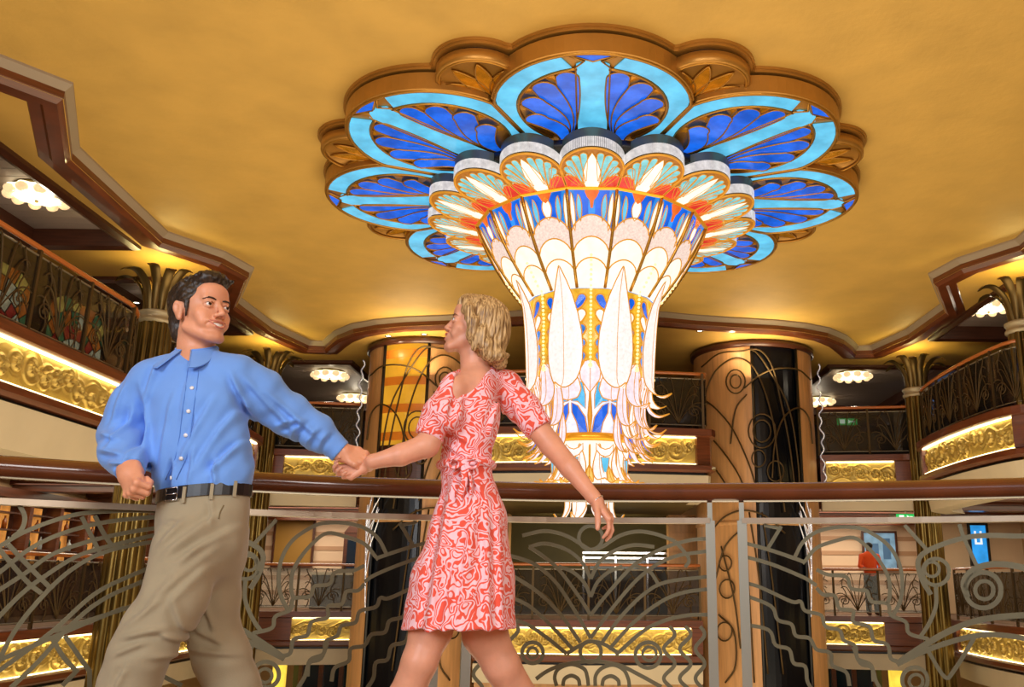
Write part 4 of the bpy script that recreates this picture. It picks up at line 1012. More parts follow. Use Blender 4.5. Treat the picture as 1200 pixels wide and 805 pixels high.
def panel(label, pxl, pxr, curves, S):
    x0, x1 = pxl, pxr
    seg = sub_x(x0, x1); mid = seg[len(seg) // 2]
    t = thing('railing_panel', label, 'railing panel', (mid[0], mid[1], 0), 'scrolled railing panels under the wooden handrail')
    mb = MB(); mb.sweep(seg, [(-.028, Zb - .011), (.028, Zb - .011), (.028, Zb + .011), (-.028, Zb + .011)], 1); mb.build('top_bar', mat('satin_steel_bar', (158, 142, 122), .32, metal=.6), t)
    mb = MB(); mb.sweep(seg, [(-.02, .10), (.02, .10), (.02, .13), (-.02, .13)], 1); mb.build('bottom_bar', M_post, t)
    for e in (0, -1):
        a = Vector((seg[e][0], seg[e][1], 0)); d = rnorm(a)
        mb = MB(); mb.obox(a, a + Vector((0, 0, Zb)), .038, .05, d); mb.build('post', M_post, t)
        mb = MB(); mb.obox(a + Vector((0, 0, Zb)), a + Vector((0, 0, 1.078)), .02, .03, d); mb.build('handrail_bracket', M_post, t)
    mb = MB()
    for pts, w in curves:
        q = [rp(*p) for p in pts]; q = [p for p in q if p and x0 - .02 < p.x < x1 + .02]
        if len(q) < 2: continue
        q = catmull(q, 5)
        closed = (Vector(pts[0]) - Vector(pts[-1])).length < 2
        mb.ribbon(q, [rnorm(p) for p in q], w, .012)
    mb.build('scrollwork', M_scroll, t); return t
def circ(x, y, r, n=20, e=1.0): return [(x + r * math.cos(2 * PI * k / n), y + r * e * math.sin(2 * PI * k / n)) for k in range(n + 1)]
def arc(x, y, r, a0, a1, n=12): return [(x + r * math.cos(math.radians(a0 + (a1 - a0) * k / n)), y - r * math.sin(math.radians(a0 + (a1 - a0) * k / n))) for k in range(n + 1)]
W = .0145
# ---- centre panel
Z3 = lambda L: [(540 + x / 3.745, 590 + y / 3.745) for x, y in L]
left = [[(570, 205), (530, 180), (460, 140), (370, 120), (270, 140)], [(570, 330), (530, 255), (460, 200), (370, 175), (300, 190)],
        [(570, 410), (540, 345), (490, 300), (430, 275)], [(570, 490), (520, 410), (430, 290), (360, 230), (300, 190)],
        [(570, 590), (500, 470), (420, 350), (330, 270), (240, 235), (170, 225)], [(525, 610), (440, 490), (340, 390), (215, 310), (120, 270)],
        [(492, 640), (400, 540), (300, 450), (210, 410), (80, 370)], [(465, 660), (380, 590), (290, 530), (215, 510), (90, 490)]]
right = [[(570, 205), (620, 190), (700, 140), (780, 122), (860, 135), (940, 165)], [(570, 330), (610, 255), (680, 205), (760, 182), (850, 190)],
         [(570, 410), (600, 345), (650, 300), (710, 275)], [(570, 490), (640, 400), (760, 270), (880, 200), (1000, 162), (1090, 154)],
         [(570, 590), (680, 440), (800, 310), (930, 235), (1090, 208)], [(620, 610), (700, 500), (800, 400), (900, 345), (1090, 320)],
         [(650, 640), (760, 520), (880, 430), (980, 390), (1090, 375)], [(680, 665), (800, 560), (900, 512), (1000, 490), (1090, 488)],
         [(940, 165), (1000, 240), (985, 280)], [(760, 270), (830, 300), (870, 360)]]
bot = [[(330, 770), (380, 735), (450, 708), (570, 692), (690, 708), (780, 750), (880, 805)], [(420, 800), (412, 760), (430, 725), (485, 705), (540, 725), (555, 760), (560, 800)],
       [(448, 800), (455, 770), (485, 755), (515, 770), (522, 800)], [(590, 800), (592, 755), (620, 722), (670, 708), (715, 730), (735, 770), (740, 805)], [(620, 800), (628, 770), (660, 757), (690, 775), (695, 800)],
       [(465, 660), (520, 625), (570, 605), (630, 618), (690, 655)]]
wav = lambda x, y0, y1, a, per=130: [(x + a * math.sin((y - y0) / per * 2 * PI), y) for y in range(int(y0), int(y1) + 1, 12)]
cc = [(Z3(c), W) for c in left + right + bot]
cc += [(Z3(circ(570, 150, 52)), W), (Z3(circ(570, 650, 46)), W), (Z3(circ(315, 655, 46)), W), (Z3(circ(315, 655, 22)), W * .8), (Z3(circ(822, 665, 56)), W), (Z3(circ(828, 660, 30)), W * .8),
       (Z3(wav(915, 540, 830, 24)), W), (Z3(wav(985, 540, 830, 24)), W), (Z3(wav(1050, 540, 830, 20)), W), (Z3(wav(230, 520, 830, 22)), W), (Z3(wav(160, 520, 830, 22)), W), (Z3(wav(75, 520, 830, 20)), W)]
XL, XR = rp(549, 690).x, rp(834, 690).x
panel('middle railing panel with fountain-like scrolls, beside the woman', XL, XR, cc, 1)
# ---- right panel
Z4 = lambda L: [(850 + x / 3.744, 590 + y / 3.744) for x, y in L]
Z5 = lambda L: [(1000 + x / 3.745, 590 + y / 3.745) for x, y in L]
rc = [(Z4([(80, 172), (200, 205), (330, 250), (350, 262)]), W), (Z4([(80, 232), (200, 265), (345, 325), (400, 360)]), W), (Z4([(245, 100), (185, 200)]), W), (Z4([(170, 95), (240, 110)]), W * .8),
      (Z4([(305, 235), (340, 170), (400, 125), (480, 105)]) + Z5([(0, 105), (60, 120), (150, 180), (200, 260), (215, 350), (205, 430), (170, 500)]), W),
      (Z4([(350, 252), (400, 195), (480, 165)]) + Z5([(0, 150), (60, 190), (120, 260), (155, 330), (160, 400), (150, 440)]), W),
      (Z4([(80, 345), (160, 370), (290, 430), (330, 430), (350, 470), (420, 490), (440, 540), (500, 555), (520, 600), (570, 625), (580, 680), (640, 710), (650, 780)]), W),
      (Z4([(80, 400), (200, 450), (230, 510), (290, 530), (310, 580), (370, 592), (400, 640), (460, 655), (470, 710), (530, 740), (545, 800)]), W),
      (Z4([(80, 530), (190, 555), (220, 620), (280, 640), (300, 700), (350, 715), (360, 780), (390, 830)]), W),
      (Z4([(400, 290), (450, 312), (530, 322), (550, 370), (590, 380)]) + Z5([(60, 385), (80, 430), (150, 440), (165, 490), (230, 520), (245, 570), (330, 595)]), W),
      (Z4([(400, 370), (430, 400), (480, 405), (500, 460), (560, 470)]) + Z5([(0, 520), (70, 540), (90, 600), (150, 620), (165, 680), (210, 695)]), W),
      (Z5([(0, 630), (30, 700), (80, 720), (100, 780), (130, 830)]), W),
      (Z5(circ(362, 300, 58)), W), (Z5(circ(345, 288, 32)), W * .8), (Z5(circ(570, 380, 78)), W * 1.2), (Z5(circ(575, 380, 40)), W),
      (Z5([(500, 410), (485, 345), (530, 290), (620, 266), (749, 282), (860, 330)]), W * 1.6), (Z5([(860, 120), (749, 142), (600, 140), (480, 152), (340, 200), (285, 250), (300, 330), (340, 400)]), W * 1.3),
      (Z5([(225, 95), (320, 200)]), W), (Z5([(465, 90), (485, 150), (540, 270)]), W), (Z5([(190, 705), (260, 655), (400, 570), (550, 512), (749, 490), (880, 500)]), W * 1.5),
      (Z5([(190, 705), (330, 640), (480, 592), (600, 575), (749, 592), (880, 640)]), W * 1.3), (Z5([(362, 360), (362, 450), (330, 530), (290, 590)]), W), (Z5([(530, 590), (440, 735), (400, 760), (330, 650)]), W),
      (Z5(circ(270, 775, 56)), W), (Z5(circ(275, 780, 30)), W * .8)]
panel('right railing panel with long wavy bars and ring scrolls', rp(872, 690).x, 2.95, rc, 1)
# ---- left panel: mirrored motif plus the long crossing arcs behind the man
ZM = lambda pts: [(1384 - x, y - .0175 * (x - 692)) for x, y in pts]
lc = [([p for p in ZM(pts) if p[0] > 225], w) for pts, w in rc]
Z1 = lambda L: [(x / 3.2875, 560 + y / 3.2875) for x, y in L]
for L in ([(-60, 290), (0, 262), (90, 210), (220, 160), (330, 135), (480, 126), (620, 128)], [(-60, 405), (0, 362), (120, 270), (250, 210), (420, 168), (620, 148)], [(-60, 470), (0, 430), (100, 365), (200, 295), (340, 245), (480, 212), (620, 190)],
          [(-60, 600), (0, 530), (90, 440), (170, 380), (290, 305), (400, 268), (620, 214)], [(-30, 760), (50, 600), (160, 460), (280, 350), (420, 280), (620, 240)],
          [(-30, 760), (0, 740), (200, 592), (360, 450), (500, 378), (640, 325)], [(40, 810), (150, 705), (280, 560), (420, 455), (640, 365)], [(210, 590), (400, 530), (640, 450)],
          [(0, 700), (120, 650), (330, 560), (480, 500)], [(315, 150), (345, 210), (385, 290)], [(365, 145), (400, 215), (430, 260)], [(-20, 255), (100, 395), (160, 445)], [(30, 255), (120, 350), (200, 430)],
          [(200, 618), (245, 690), (300, 750)], [(250, 608), (300, 680), (345, 745)], [(75, 105), (95, 150), (85, 195), (50, 228)], [(290, 750), (240, 800)], [(345, 740), (345, 810)], [(620, 760), (700, 800)]):
    lc.append((Z1(L), W))
panel('left railing panel with crossing arcs, behind the man', -2.6, rp(512, 690).x, lc, -1)
# ================================================================= SCULPTING KIT (signed distance fields -> one smooth mesh)
class Field:
    def __init__(s, lo, hi, h):
        s.h = h; s.lo = np.array(lo, np.float64); s.n = np.ceil((np.array(hi) - s.lo) / h).astype(int) + 1
        s.D = np.full(tuple(s.n), .2, np.float32)
    def _box(s, lo, hi, pad):
        a = np.maximum(0, np.floor((np.array(lo) - pad - s.lo) / s.h).astype(int)); b = np.minimum(s.n, np.ceil((np.array(hi) + pad - s.lo) / s.h).astype(int) + 1)
        if np.any(b - a < 1): return None
        sl = tuple(slice(a[i], b[i]) for i in range(3))
        ax = [(s.lo[i] + s.h * np.arange(a[i], b[i])).astype(np.float32) for i in range(3)]
        X, Y, Z = np.meshgrid(*ax, indexing='ij', sparse=True)
        return sl, X, Y, Z
    def _mix(s, sl, d, k, op):
        A = s.D[sl]
        if op == 'sub': B = -d; hh = np.maximum(k - np.abs(A - B), 0) / k if k > 0 else 0; s.D[sl] = np.maximum(A, B) + hh * hh * k * .25
        elif op == 'int': hh = np.maximum(k - np.abs(A - d), 0) / k if k > 0 else 0; s.D[sl] = np.maximum(A, d) + hh * hh * k * .25
        else: hh = np.maximum(k - np.abs(A - d), 0) / k if k > 0 else 0; s.D[sl] = np.minimum(A, d) - hh * hh * k * .25
    def cone(s, a, b, ra, rb, k=.01, op='add', squash=None):
        """tapering capsule; squash = (unit normal, factor<1) flattens along the normal"""
        a = np.array(a, float); b = np.array(b, float); R = max(ra, rb)
        bx = s._box(np.minimum(a, b) - R, np.maximum(a, b) + R, k + .012)
        if bx is None: return s
        sl, X, Y, Z = bx; px, py, pz = X - a[0], Y - a[1], Z - a[2]; e = b - a
        if squash:
            n = np.array(squash[0], float); n /= np.linalg.norm(n); f = 1 / squash[1] - 1
            dn = (px * n[0] + py * n[1] + pz * n[2]) * f; px = px + dn * n[0]; py = py + dn * n[1]; pz = pz + dn * n[2]; e = e + n * (e @ n) * f
        L2 = max(1e-9, e @ e); t = np.clip((px * e[0] + py * e[1] + pz * e[2]) / L2, 0, 1)
        d = np.sqrt((px - t * e[0]) ** 2 + (py - t * e[1]) ** 2 + (pz - t * e[2]) ** 2) - (ra + (rb - ra) * t)
        if squash: d = d * (.5 + .5 * squash[1])
        s._mix(sl, d.astype(np.float32), k, op); return s
    def chain(s, pts, rad, k=.01, op='add', squash=None):
        for i in range(len(pts) - 1): s.cone(pts[i], pts[i + 1], rad[i], rad[i + 1], k, op, squash)
        return s
    def ell(s, c, r, M=None, k=.01, op='add'):
        c = np.array(c, float); r = np.array(r, float); R = r.max()
        bx = s._box(c - R, c + R, k + .012)
        if bx is None: return s
        sl, X, Y, Z = bx; x, y, z = X - c[0], Y - c[1], Z - c[2]
        if M is not None:
            M = np.array(M, float)  # rows = local axes in world
            x, y, z = (M[0, 0] * x + M[0, 1] * y + M[0, 2] * z), (M[1, 0] * x + M[1, 1] * y + M[1, 2] * z), (M[2, 0] * x + M[2, 1] * y + M[2, 2] * z)
        k0 = np.sqrt((x / r[0]) ** 2 + (y / r[1]) ** 2 + (z / r[2]) ** 2); k1 = np.sqrt((x / r[0] ** 2) ** 2 + (y / r[1] ** 2) ** 2 + (z / r[2] ** 2) ** 2)
        d = k0 * (k0 - 1) / np.maximum(k1, 1e-6)
        s._mix(sl, d.astype(np.float32), k, op); return s
    def plane(s, p, n, k=.004):
        """keep the side n points away from (cuts everything where (x-p).n > 0), whole grid"""
        bx = s._box(s.lo, s.lo + s.h * s.n, 0); sl, X, Y, Z = bx; n = np.array(n, float); n /= np.linalg.norm(n)
        d = (X - p[0]) * n[0] + (Y - p[1]) * n[1] + (Z - p[2]) * n[2]
        s._mix(sl, d.astype(np.float32), k, 'int'); return s
    def warp(s, fn, band=.04):
        """add a displacement near the surface"""
        idx = np.nonzero(np.abs(s.D) < band)
        P = [s.lo[i] + s.h * idx[i] for i in range(3)]
        s.D[idx] += fn(*P).astype(np.float32); return s
    def mesh(s, name, mt, parent, smooth=1, label=None):
        D = s.D; ins = D < 0
        c = np.zeros(tuple(s.n - 1), np.uint8)
        for i in (0, 1):
            for j in (0, 1):
                for k in (0, 1): c += ins[i:s.n[0] - 1 + i, j:s.n[1] - 1 + j, k:s.n[2] - 1 + k]
        act = np.nonzero((c > 0) & (c < 8)); N = len(act[0]); idm = np.full(tuple(s.n - 1), -1, np.int32); idm[act] = np.arange(N)
        P = np.zeros((N, 3)); W = np.zeros(N)
        cor = [(i, j, k) for i in (0, 1) for j in (0, 1) for k in (0, 1)]
        for a in cor:
            for ax in range(3):
                if a[ax]: continue
                b = list(a); b[ax] = 1
                va = D[act[0] + a[0], act[1] + a[1], act[2] + a[2]]; vb = D[act[0] + b[0], act[1] + b[1], act[2] + b[2]]
                m = (va < 0) != (vb < 0); t = np.where(m, va / np.where(m, va - vb, 1), 0)
                for q in range(3): P[:, q] += m * (a[q] + (t if q == ax else 0))
                W += m
        P /= W[:, None]
        P = s.lo + s.h * (P + np.stack(act, 1))
        F_ = []
        for ax in range(3):
            u, v = (ax + 1) % 3, (ax + 2) % 3
            sa = [slice(None)] * 3; sb = [slice(None)] * 3; sa[ax] = slice(0, -1); sb[ax] = slice(1, None)
            A = ins[tuple(sa)]; B = ins[tuple(sb)]; e = np.nonzero(A != B); E = np.stack(e, 1)
            ok = (E[:, u] > 0) & (E[:, v] > 0) & (E[:, u] < s.n[u] - 1) & (E[:, v] < s.n[v] - 1); E = E[ok]; inside = A[e][ok]
            q = []
            for du, dv in ((1, 1), (0, 1), (0, 0), (1, 0)):
                I = E.copy(); I[:, u] -= du; I[:, v] -= dv; q.append(idm[I[:, 0], I[:, 1], I[:, 2]])
            Q = np.stack(q, 1); Q[~inside] = Q[~inside][:, ::-1]; F_.append(Q)
        Fc = np.concatenate(F_)
        if smooth:
            ed = np.concatenate([Fc[:, [0, 1]], Fc[:, [1, 2]], Fc[:, [2, 3]], Fc[:, [3, 0]]])
            deg = np.bincount(ed[:, 0], minlength=N) + np.bincount(ed[:, 1], minlength=N)
            for _ in range(smooth):
                S = np.zeros_like(P)
                for q in range(3): S[:, q] = np.bincount(ed[:, 0], P[ed[:, 1], q], N) + np.bincount(ed[:, 1], P[ed[:, 0], q], N)
                P = P * .5 + S / np.maximum(deg, 1)[:, None] * .5
        o = np.array(origin_of(parent)); P = P - o
        me = bpy.data.meshes.new(name); me.vertices.add(N); me.vertices.foreach_set('co', P.astype(np.float32).ravel())
        nf = len(Fc); me.loops.add(nf * 4); me.loops.foreach_set('vertex_index', Fc.astype(np.int32).ravel()); me.polygons.add(nf)
        me.polygons.foreach_set('loop_start', np.arange(0, nf * 4, 4, dtype=np.int32)); me.polygons.foreach_set('loop_total', np.full(nf, 4, np.int32))
        me.polygons.foreach_set('use_smooth', np.ones(nf, bool)); me.update(calc_edges=True); me.validate()
        me.materials.append(mt)
        ob = bpy.data.objects.new(name, me); COL.objects.link(ob); ob.parent = parent; ORG[ob.name] = tuple(o)
        if label: ob['label'] = label
        return ob
class Frame:
    """local axes: x = the head's left, y = forward, z = up"""
    def __init__(s, o, fwd, up, scale=1.0):
        s.o = np.array(o, float); f = np.array(fwd, float); f /= np.linalg.norm(f); u = np.array(up, float); u -= f * (u @ f); u /= np.linalg.norm(u)
        s.f, s.u = f, u; s.x = np.cross(f, u); s.k = scale; s.M = np.stack([s.x, f, u])
    def p(s, x, y, z): return s.o + (s.x * x + s.f * y + s.u * z) * s.k
    def v(s, x, y, z): return s.x * x + s.f * y + s.u * z
def head(Fd, H, male=True, smile=.022, open_=.010):
    """head with brow, sockets, nose, cheeks, lips, jaw, ears; H = Frame at eye level in the middle of the skull"""
    k = H.k; M = H.M; P = H.p
    def E(c, r, kk=.012, op='add', MM=None): Fd.ell(P(*c), np.array(r) * k, M if MM is None else MM, kk * k, op)
    def Cn(a, b, ra, rb, kk=.012, op='add'): Fd.cone(P(*a), P(*b), ra * k, rb * k, kk * k, op)
    E((0, -.022, .032), (.073, .093, .084)); E((0, .012, .01), (.066, .076, .075), .02)
    E((0, .022, -.040), (.056, .062, .072), .02)
    j = .052 if male else .047
    for s_ in (-1, 1):
        Cn((s_ * j, .0, -.062 if male else -.055), (s_ * .020, .070, -.103), .015 if male else .012, .016, .02)
        E((s_ * .040, .058, -.030), (.022, .020, .020), .02)
        E((s_ * .036, .066, -.055), (.016, .016, .018), .015)          # smiling cheek
    E((0, .076, -.103), (.022 if male else .017, .018, .018), .014)
    Cn((-.036, .074, .022), (.036, .074, .022), .012 if male else .009, .012 if male else .009, .014)
    E((0, .060, .052), (.050, .034, .034), .02)
    for s_ in (-1, 1): E((s_ * .032, .096, .001), (.017, .014, .011), .010, 'sub')
    for s_ in (-1, 1):
        E((s_ * .032, .074, .0), (.0140, .0125, .0115), .004)
        Cn((s_ * .019, .0865, .0070), (s_ * .032, .0895, .0085), .0036, .0036, .004); Cn((s_ * .032, .0895, .0085), (s_ * .046, .0785, .0045), .0036, .0032, .004); Cn((s_ * .020, .0855, -.0065), (s_ * .032, .0870, -.0080), .0032, .0034, .004); Cn((s_ * .032, .0870, -.0080), (s_ * .045, .0780, -.006), .0034, .0030, .004)
    nt_ = .107 if male else .101
    Cn((0, .086, .008), (0, nt_, -.028), .0075, .0090, .008); E((0, nt_ + .001, -.032), (.0105 if male else .009, .011, .0092), .005)
    for s_ in (-1, 1): E((s_ * .0135, .097, -.037), (.0075, .011, .0075), .005)
    E((0, .080, -.066), (.028, .017, .020), .014)                       # muzzle
    # open smile
    zc_ = -.0555
    for s_ in (-1, 1): Fd.chain([P(0, .0985, -.0670), P(s_ * smile * .55, .0935, -.0645), P(s_ * smile, .0800, zc_)], [open_ * .66 * k, open_ * .58 * k, .004 * k], .003 * k, 'sub')
    up, lo = lip_lines(smile, 0)
    for L, r in ((up, .0030), (lo, .0040)):
        for a, b in zip(L[:-1], L[1:]): Cn(a, b, r, r, .005)
    for s_ in (-1, 1): Cn((s_ * .017, .096, -.044), (s_ * .036, .078, -.066), .0022, .002, .004, 'sub')
    # ears
    for s_ in (-1, 1):
        E((s_ * .074, -.010, -.010), (.008, .018, .031), .005); E((s_ * .080, -.017, .004), (.0085, .014, .022), .006)
        E((s_ * .087, -.007, .0), (.007, .009, .016), .003, 'sub'); E((s_ * .076, -.004, -.034), (.007, .009, .010), .005)
    return up, lo
def lip_lines(smile, o):
    up = [(-smile - .002, .0835 + o, -.0535), (-smile * .5, .0960 + o, -.0565), (0, .0990 + o, -.0580), (smile * .5, .0960 + o, -.0565), (smile + .002, .0835 + o, -.0535)]
    lo = [(-smile - .002, .0835 + o, -.0550), (-smile * .5, .0935 + o, -.0720), (0, .0960 + o, -.0765), (smile * .5, .0935 + o, -.0720), (smile + .002, .0835 + o, -.0550)]
    return up, lo
def face_parts(H, parent, lips_mat, brow_mat, iris, male, smile=.022):
    P = H.p; k = H.k
    up, lo = lip_lines(smile, .0018)
    mb = MB()
    for L, r in ((up, .0022), (lo, .0030)): mb.tube(catmull([Vector(P(*p)) for p in L], 5), [r * k * .5] + [r * k] * 19 + [r * k * .5], 6)
    mb.build('lips', lips_mat, parent)
    mb = MB(); vs = []; fs = []
    for i in range(13):
        a = -1 + i / 6; x = a * smile * .92; y = .0925 - .0125 * a * a; zt = -.0580 + .0035 * a * a; zb = -.0700 + .0125 * a * a
        vs += [P(x, y, zt), P(x, y + .001, (zt + zb) / 2), P(x, y - .001, zb)]
    for i in range(12):
        for j in range(2): fs.append((i * 3 + j, i * 3 + j + 1, i * 3 + 4 + j, i * 3 + 3 + j))
    mb.add(vs, fs, True); mb.build('teeth', mat('teeth', (246, 242, 234), .25), parent)
    for s_ in (-1, 1):
        mb = MB(); mb.tube([Vector(P(s_ * x, y, z)) for x, y, z in ((.012, .0900, .0185), (.024, .0905, .0215), (.036, .0875, .0225), (.052, .0750, .0155))], [.0024 * k, .0032 * k, .0028 * k, .0010 * k] if male else [.0013 * k, .0020 * k, .0018 * k, .0009 * k], 6); mb.build('eyebrow', brow_mat, parent)
        c = P(s_ * .032, .0790, .0005); mb = MB(); mb.ball(c, .0112 * k, 16, 12); e = mb.build('eye', mat('eye_white', (226, 222, 216), .15), parent)
        g = H.v(s_ * .05, 1, 0); g = g / np.linalg.norm(g); n = Vector(g)
        mb = MB(); u = n.orthogonal().normalized(); w = n.cross(u); c2 = Vector(c) + n * (.0106 * k)
        mb.add([c2 + (u * math.cos(t) + w * math.sin(t)) * (.0054 * k) for t in [2 * PI * q / 14 for q in range(14)]] + [c2 + n * (.0012 * k)], [(q, (q + 1) % 14, 14) for q in range(14)]); mb.build('iris', mat('iris', iris, .1), e)
        mb = MB(); mb.tube([Vector(P(s_ * x, y, z)) for x, y, z in ((.020, .0895, .0050), (.027, .0915, .0072), (.036, .0895, .0070), (.046, .0810, .0030))], .0010 * k if male else .0014 * k, 5); mb.build('eyelashes', mat('lashes', (32, 22, 18), .6), parent)
def finger(Fd, base, d1, curl_axis, L, r, bends, k=.003):
    """three-segment finger; bends = rotation at each joint about curl_axis (radians)"""
    p = np.array(base, float); d = np.array(d1, float); d /= np.linalg.norm(d); ax = np.array(curl_axis, float); ax /= np.linalg.norm(ax)
    seg = [L * .46, L * .30, L * .24]; pts = [p.copy()]; rad = [r * 1.08, r, r * .93, r * .80]
    for q, b in zip(seg, bends):
        c, s_ = math.cos(b), math.sin(b); d = d * c + np.cross(ax, d) * s_ + ax * (ax @ d) * (1 - c); p = p + d * q; pts.append(p.copy())
    Fd.chain(pts, rad, k); return pts
def hand(Fd, wrist, dirv, palm_n, side, k=1.0, curls=((.4, .5, .3),) * 4, thumb=(.5, .4), spread=.06, thumb_dir=None, r0=.0085):
    """palm + four unequal fingers + thumb. dirv = wrist->knuckles, palm_n = where the palm faces, side=+1 puts the thumb along cross(dirv,palm_n)"""
    w = np.array(wrist, float); d = np.array(dirv, float); d /= np.linalg.norm(d); n = np.array(palm_n, float); n -= d * (n @ d); n /= np.linalg.norm(n)
    t = np.cross(d, n) * side
    kn = []
    for i, (off, ln) in enumerate([(.030, .086), (.010, .092), (-.010, .087), (-.029, .076)]):
        kn.append(w + d * ln * k + t * off * k - n * .002 * k)
    for i, q in enumerate(kn): Fd.cone(w + d * .012 * k + t * (.012 - .008 * i) * k, q, .0155 * k, .0115 * k, .012 * k)
    Fd.ell(w + d * .03 * k + t * .022 * k + n * .010 * k, (.018 * k,) * 3, None, .012 * k)
    Ls = [.072, .080, .074, .060]
    for i, q in enumerate(kn):
        dd = d + t * spread * (1.5 - i); finger(Fd, q, dd, np.cross(d, n), Ls[i] * k, (r0 - .0006 * (i == 3)) * k, curls[i] if len(curls) == 4 else curls[0])
        Fd.ell(q - n * .004 * k, (.009 * k,) * 3, None, .006 * k)
    tb = w + d * .026 * k + t * .030 * k + n * .006 * k
    td = np.array(thumb_dir, float) if thumb_dir is not None else d * .75 + t * .75 + n * .35
    td /= np.linalg.norm(td); ax = np.cross(td, n * .7 - t * .6); ax /= np.linalg.norm(ax)
    p1 = tb + td * .034 * k; c, s_ = math.cos(thumb[0]), math.sin(thumb[0])
    rot = lambda v, a: v * math.cos(a) + np.cross(ax, v) * math.sin(a) + ax * (ax @ v) * (1 - math.cos(a))
    d2 = rot(td, thumb[0]); p2 = p1 + d2 * .030 * k; d3 = rot(d2, thumb[1]); p3 = p2 + d3 * .024 * k
    Fd.chain([tb - td * .02 * k, p1, p2, p3], [.0135 * k, .0115 * k, .0105 * k, .0085 * k], .005 * k)
    return kn
# ================================================================= THE COUPLE
def PX(px, py, Y): return np.array(atY(px, py, Y))
def fold_fn(segs):
    S = []
    for (x0, y0), (x1, y1), A, w, Y in segs: S.append((PX(x0, y0, Y), PX(x1, y1, Y), A, w))
    def fn(X, Y_, Z):
        D = np.zeros_like(X)
        for a, b, A, w in S:
            ex, ez = b[0] - a[0], b[2] - a[2]; L = math.hypot(ex, ez); ex /= L; ez /= L
            t = ((X - a[0]) * ex + (Z - a[2]) * ez) / L; d = (X - a[0]) * ez - (Z - a[2]) * ex
            m = np.exp(-(np.maximum(0, np.maximum(-t, t - 1)) * L / (w * 1.5)) ** 2) * np.clip(.35 + np.sin(np.clip(t, 0, 1) * PI), 0, 1)
            D -= 1.5 * A * m * (np.exp(-(d / w) ** 2) - .7 * np.exp(-((d - 1.7 * w) / w) ** 2))
        return D
    return fn
def noise_fn(A, f, seed=0, ax=(1, 1, 1)):
    r = np.random.RandomState(seed); K = r.normal(size=(9, 3)) * f * np.array(ax); ph = r.uniform(0, 6, 9)
    def fn(X, Y_, Z):
        D = np.zeros_like(X)
        for k, p in zip(K, ph): D += np.sin(X * k[0] + Y_ * k[1] + Z * k[2] + p)
        return A * D / 3
    return fn
def skin_mat(name, col):
    m = mat(name, col, .42, spec=.4, noise=(14, .10), bump=(120, .06)); b = m.node_tree.nodes['Principled BSDF']
    b.inputs['Subsurface Weight'].default_value = .12; b.inputs['Subsurface Radius'].default_value = (.02, .008, .004); b.inputs['Subsurface Scale'].default_value = .5; return m
M_skin = skin_mat('man_skin', (222, 156, 122)); M_skinw = skin_mat('woman_skin', (224, 160, 130))
def cloth(name, col, rough=.85, sheen=.2, bump=(380, .12)):
    m = mat(name, col, rough, spec=.25, noise=(5, .06), bump=bump); m.node_tree.nodes['Principled BSDF'].inputs['Sheen Weight'].default_value = sheen; return m
M_shirt = cloth('blue_shirting', (112, 160, 236)); M_khaki = cloth('khaki_twill', (158, 146, 120))
def hair_mat(name, c0, c1, sc=(60, 60, 6)):
    m = mat(name, c0, .42, spec=.5); nt = m.node_tree; L = nt.links; b = nt.nodes['Principled BSDF']
    tc = nt.nodes.new('ShaderNodeTexCoord'); mp = nt.nodes.new('ShaderNodeMapping'); mp.inputs['Scale'].default_value = sc
    tx = nt.nodes.new('ShaderNodeTexNoise'); tx.inputs['Scale'].default_value = 2.2; tx.inputs['Detail'].default_value = 5; rp = nt.nodes.new('ShaderNodeValToRGB')
    rp.color_ramp.elements[0].position = .34; rp.color_ramp.elements[1].position = .68; rp.color_ramp.elements[0].color = srgb(*c0); rp.color_ramp.elements[1].color = srgb(*c1)
    L.new(tc.outputs['Object'], mp.inputs[0]); L.new(mp.outputs[0], tx.inputs[0]); L.new(tx.outputs['Fac'], rp.inputs[0]); L.new(rp.outputs[0], b.inputs['Base Color'])
    bp = nt.nodes.new('ShaderNodeBump'); bp.inputs['Strength'].default_value = .5; bp.inputs['Distance'].default_value = .004; L.new(tx.outputs['Fac'], bp.inputs['Height']); L.new(bp.outputs[0], b.inputs['Normal'])
    return m
from mathutils.bvhtree import BVHTree
def bvh(ob):
    o = origin_of(ob.parent); vs = [Vector(v.co) + Vector(o) for v in ob.data.vertices]; return BVHTree.FromPolygons(vs, [tuple(p.vertices) for p in ob.data.polygons])
def hit(T, px, py):
    h = T.ray_cast(Vector((0, 0, HZ)), ray(px, py).normalized()); return (h[0], h[1]) if h[0] is not None else (None, None)
def shoe(name, heel, toe, mt, parent, r=.042, heelh=0.0):
    heel = np.array(heel, float); toe = np.array(toe, float); lo = np.minimum(heel, toe) - .1; hi = np.maximum(heel, toe) + .14
    f = Field(lo, hi, .006); d = toe - heel
    f.chain([heel + [0, 0, r * .9], heel + d * .5 + [0, 0, r * .75], toe + [0, 0, r * .6]], [r * .85, r * .92, r * .7], .02); f.cone(heel + [0, 0, r], heel + [0, 0, r + .05], r * .8, r * .8, .02)
    return f.mesh(name, mt, parent)

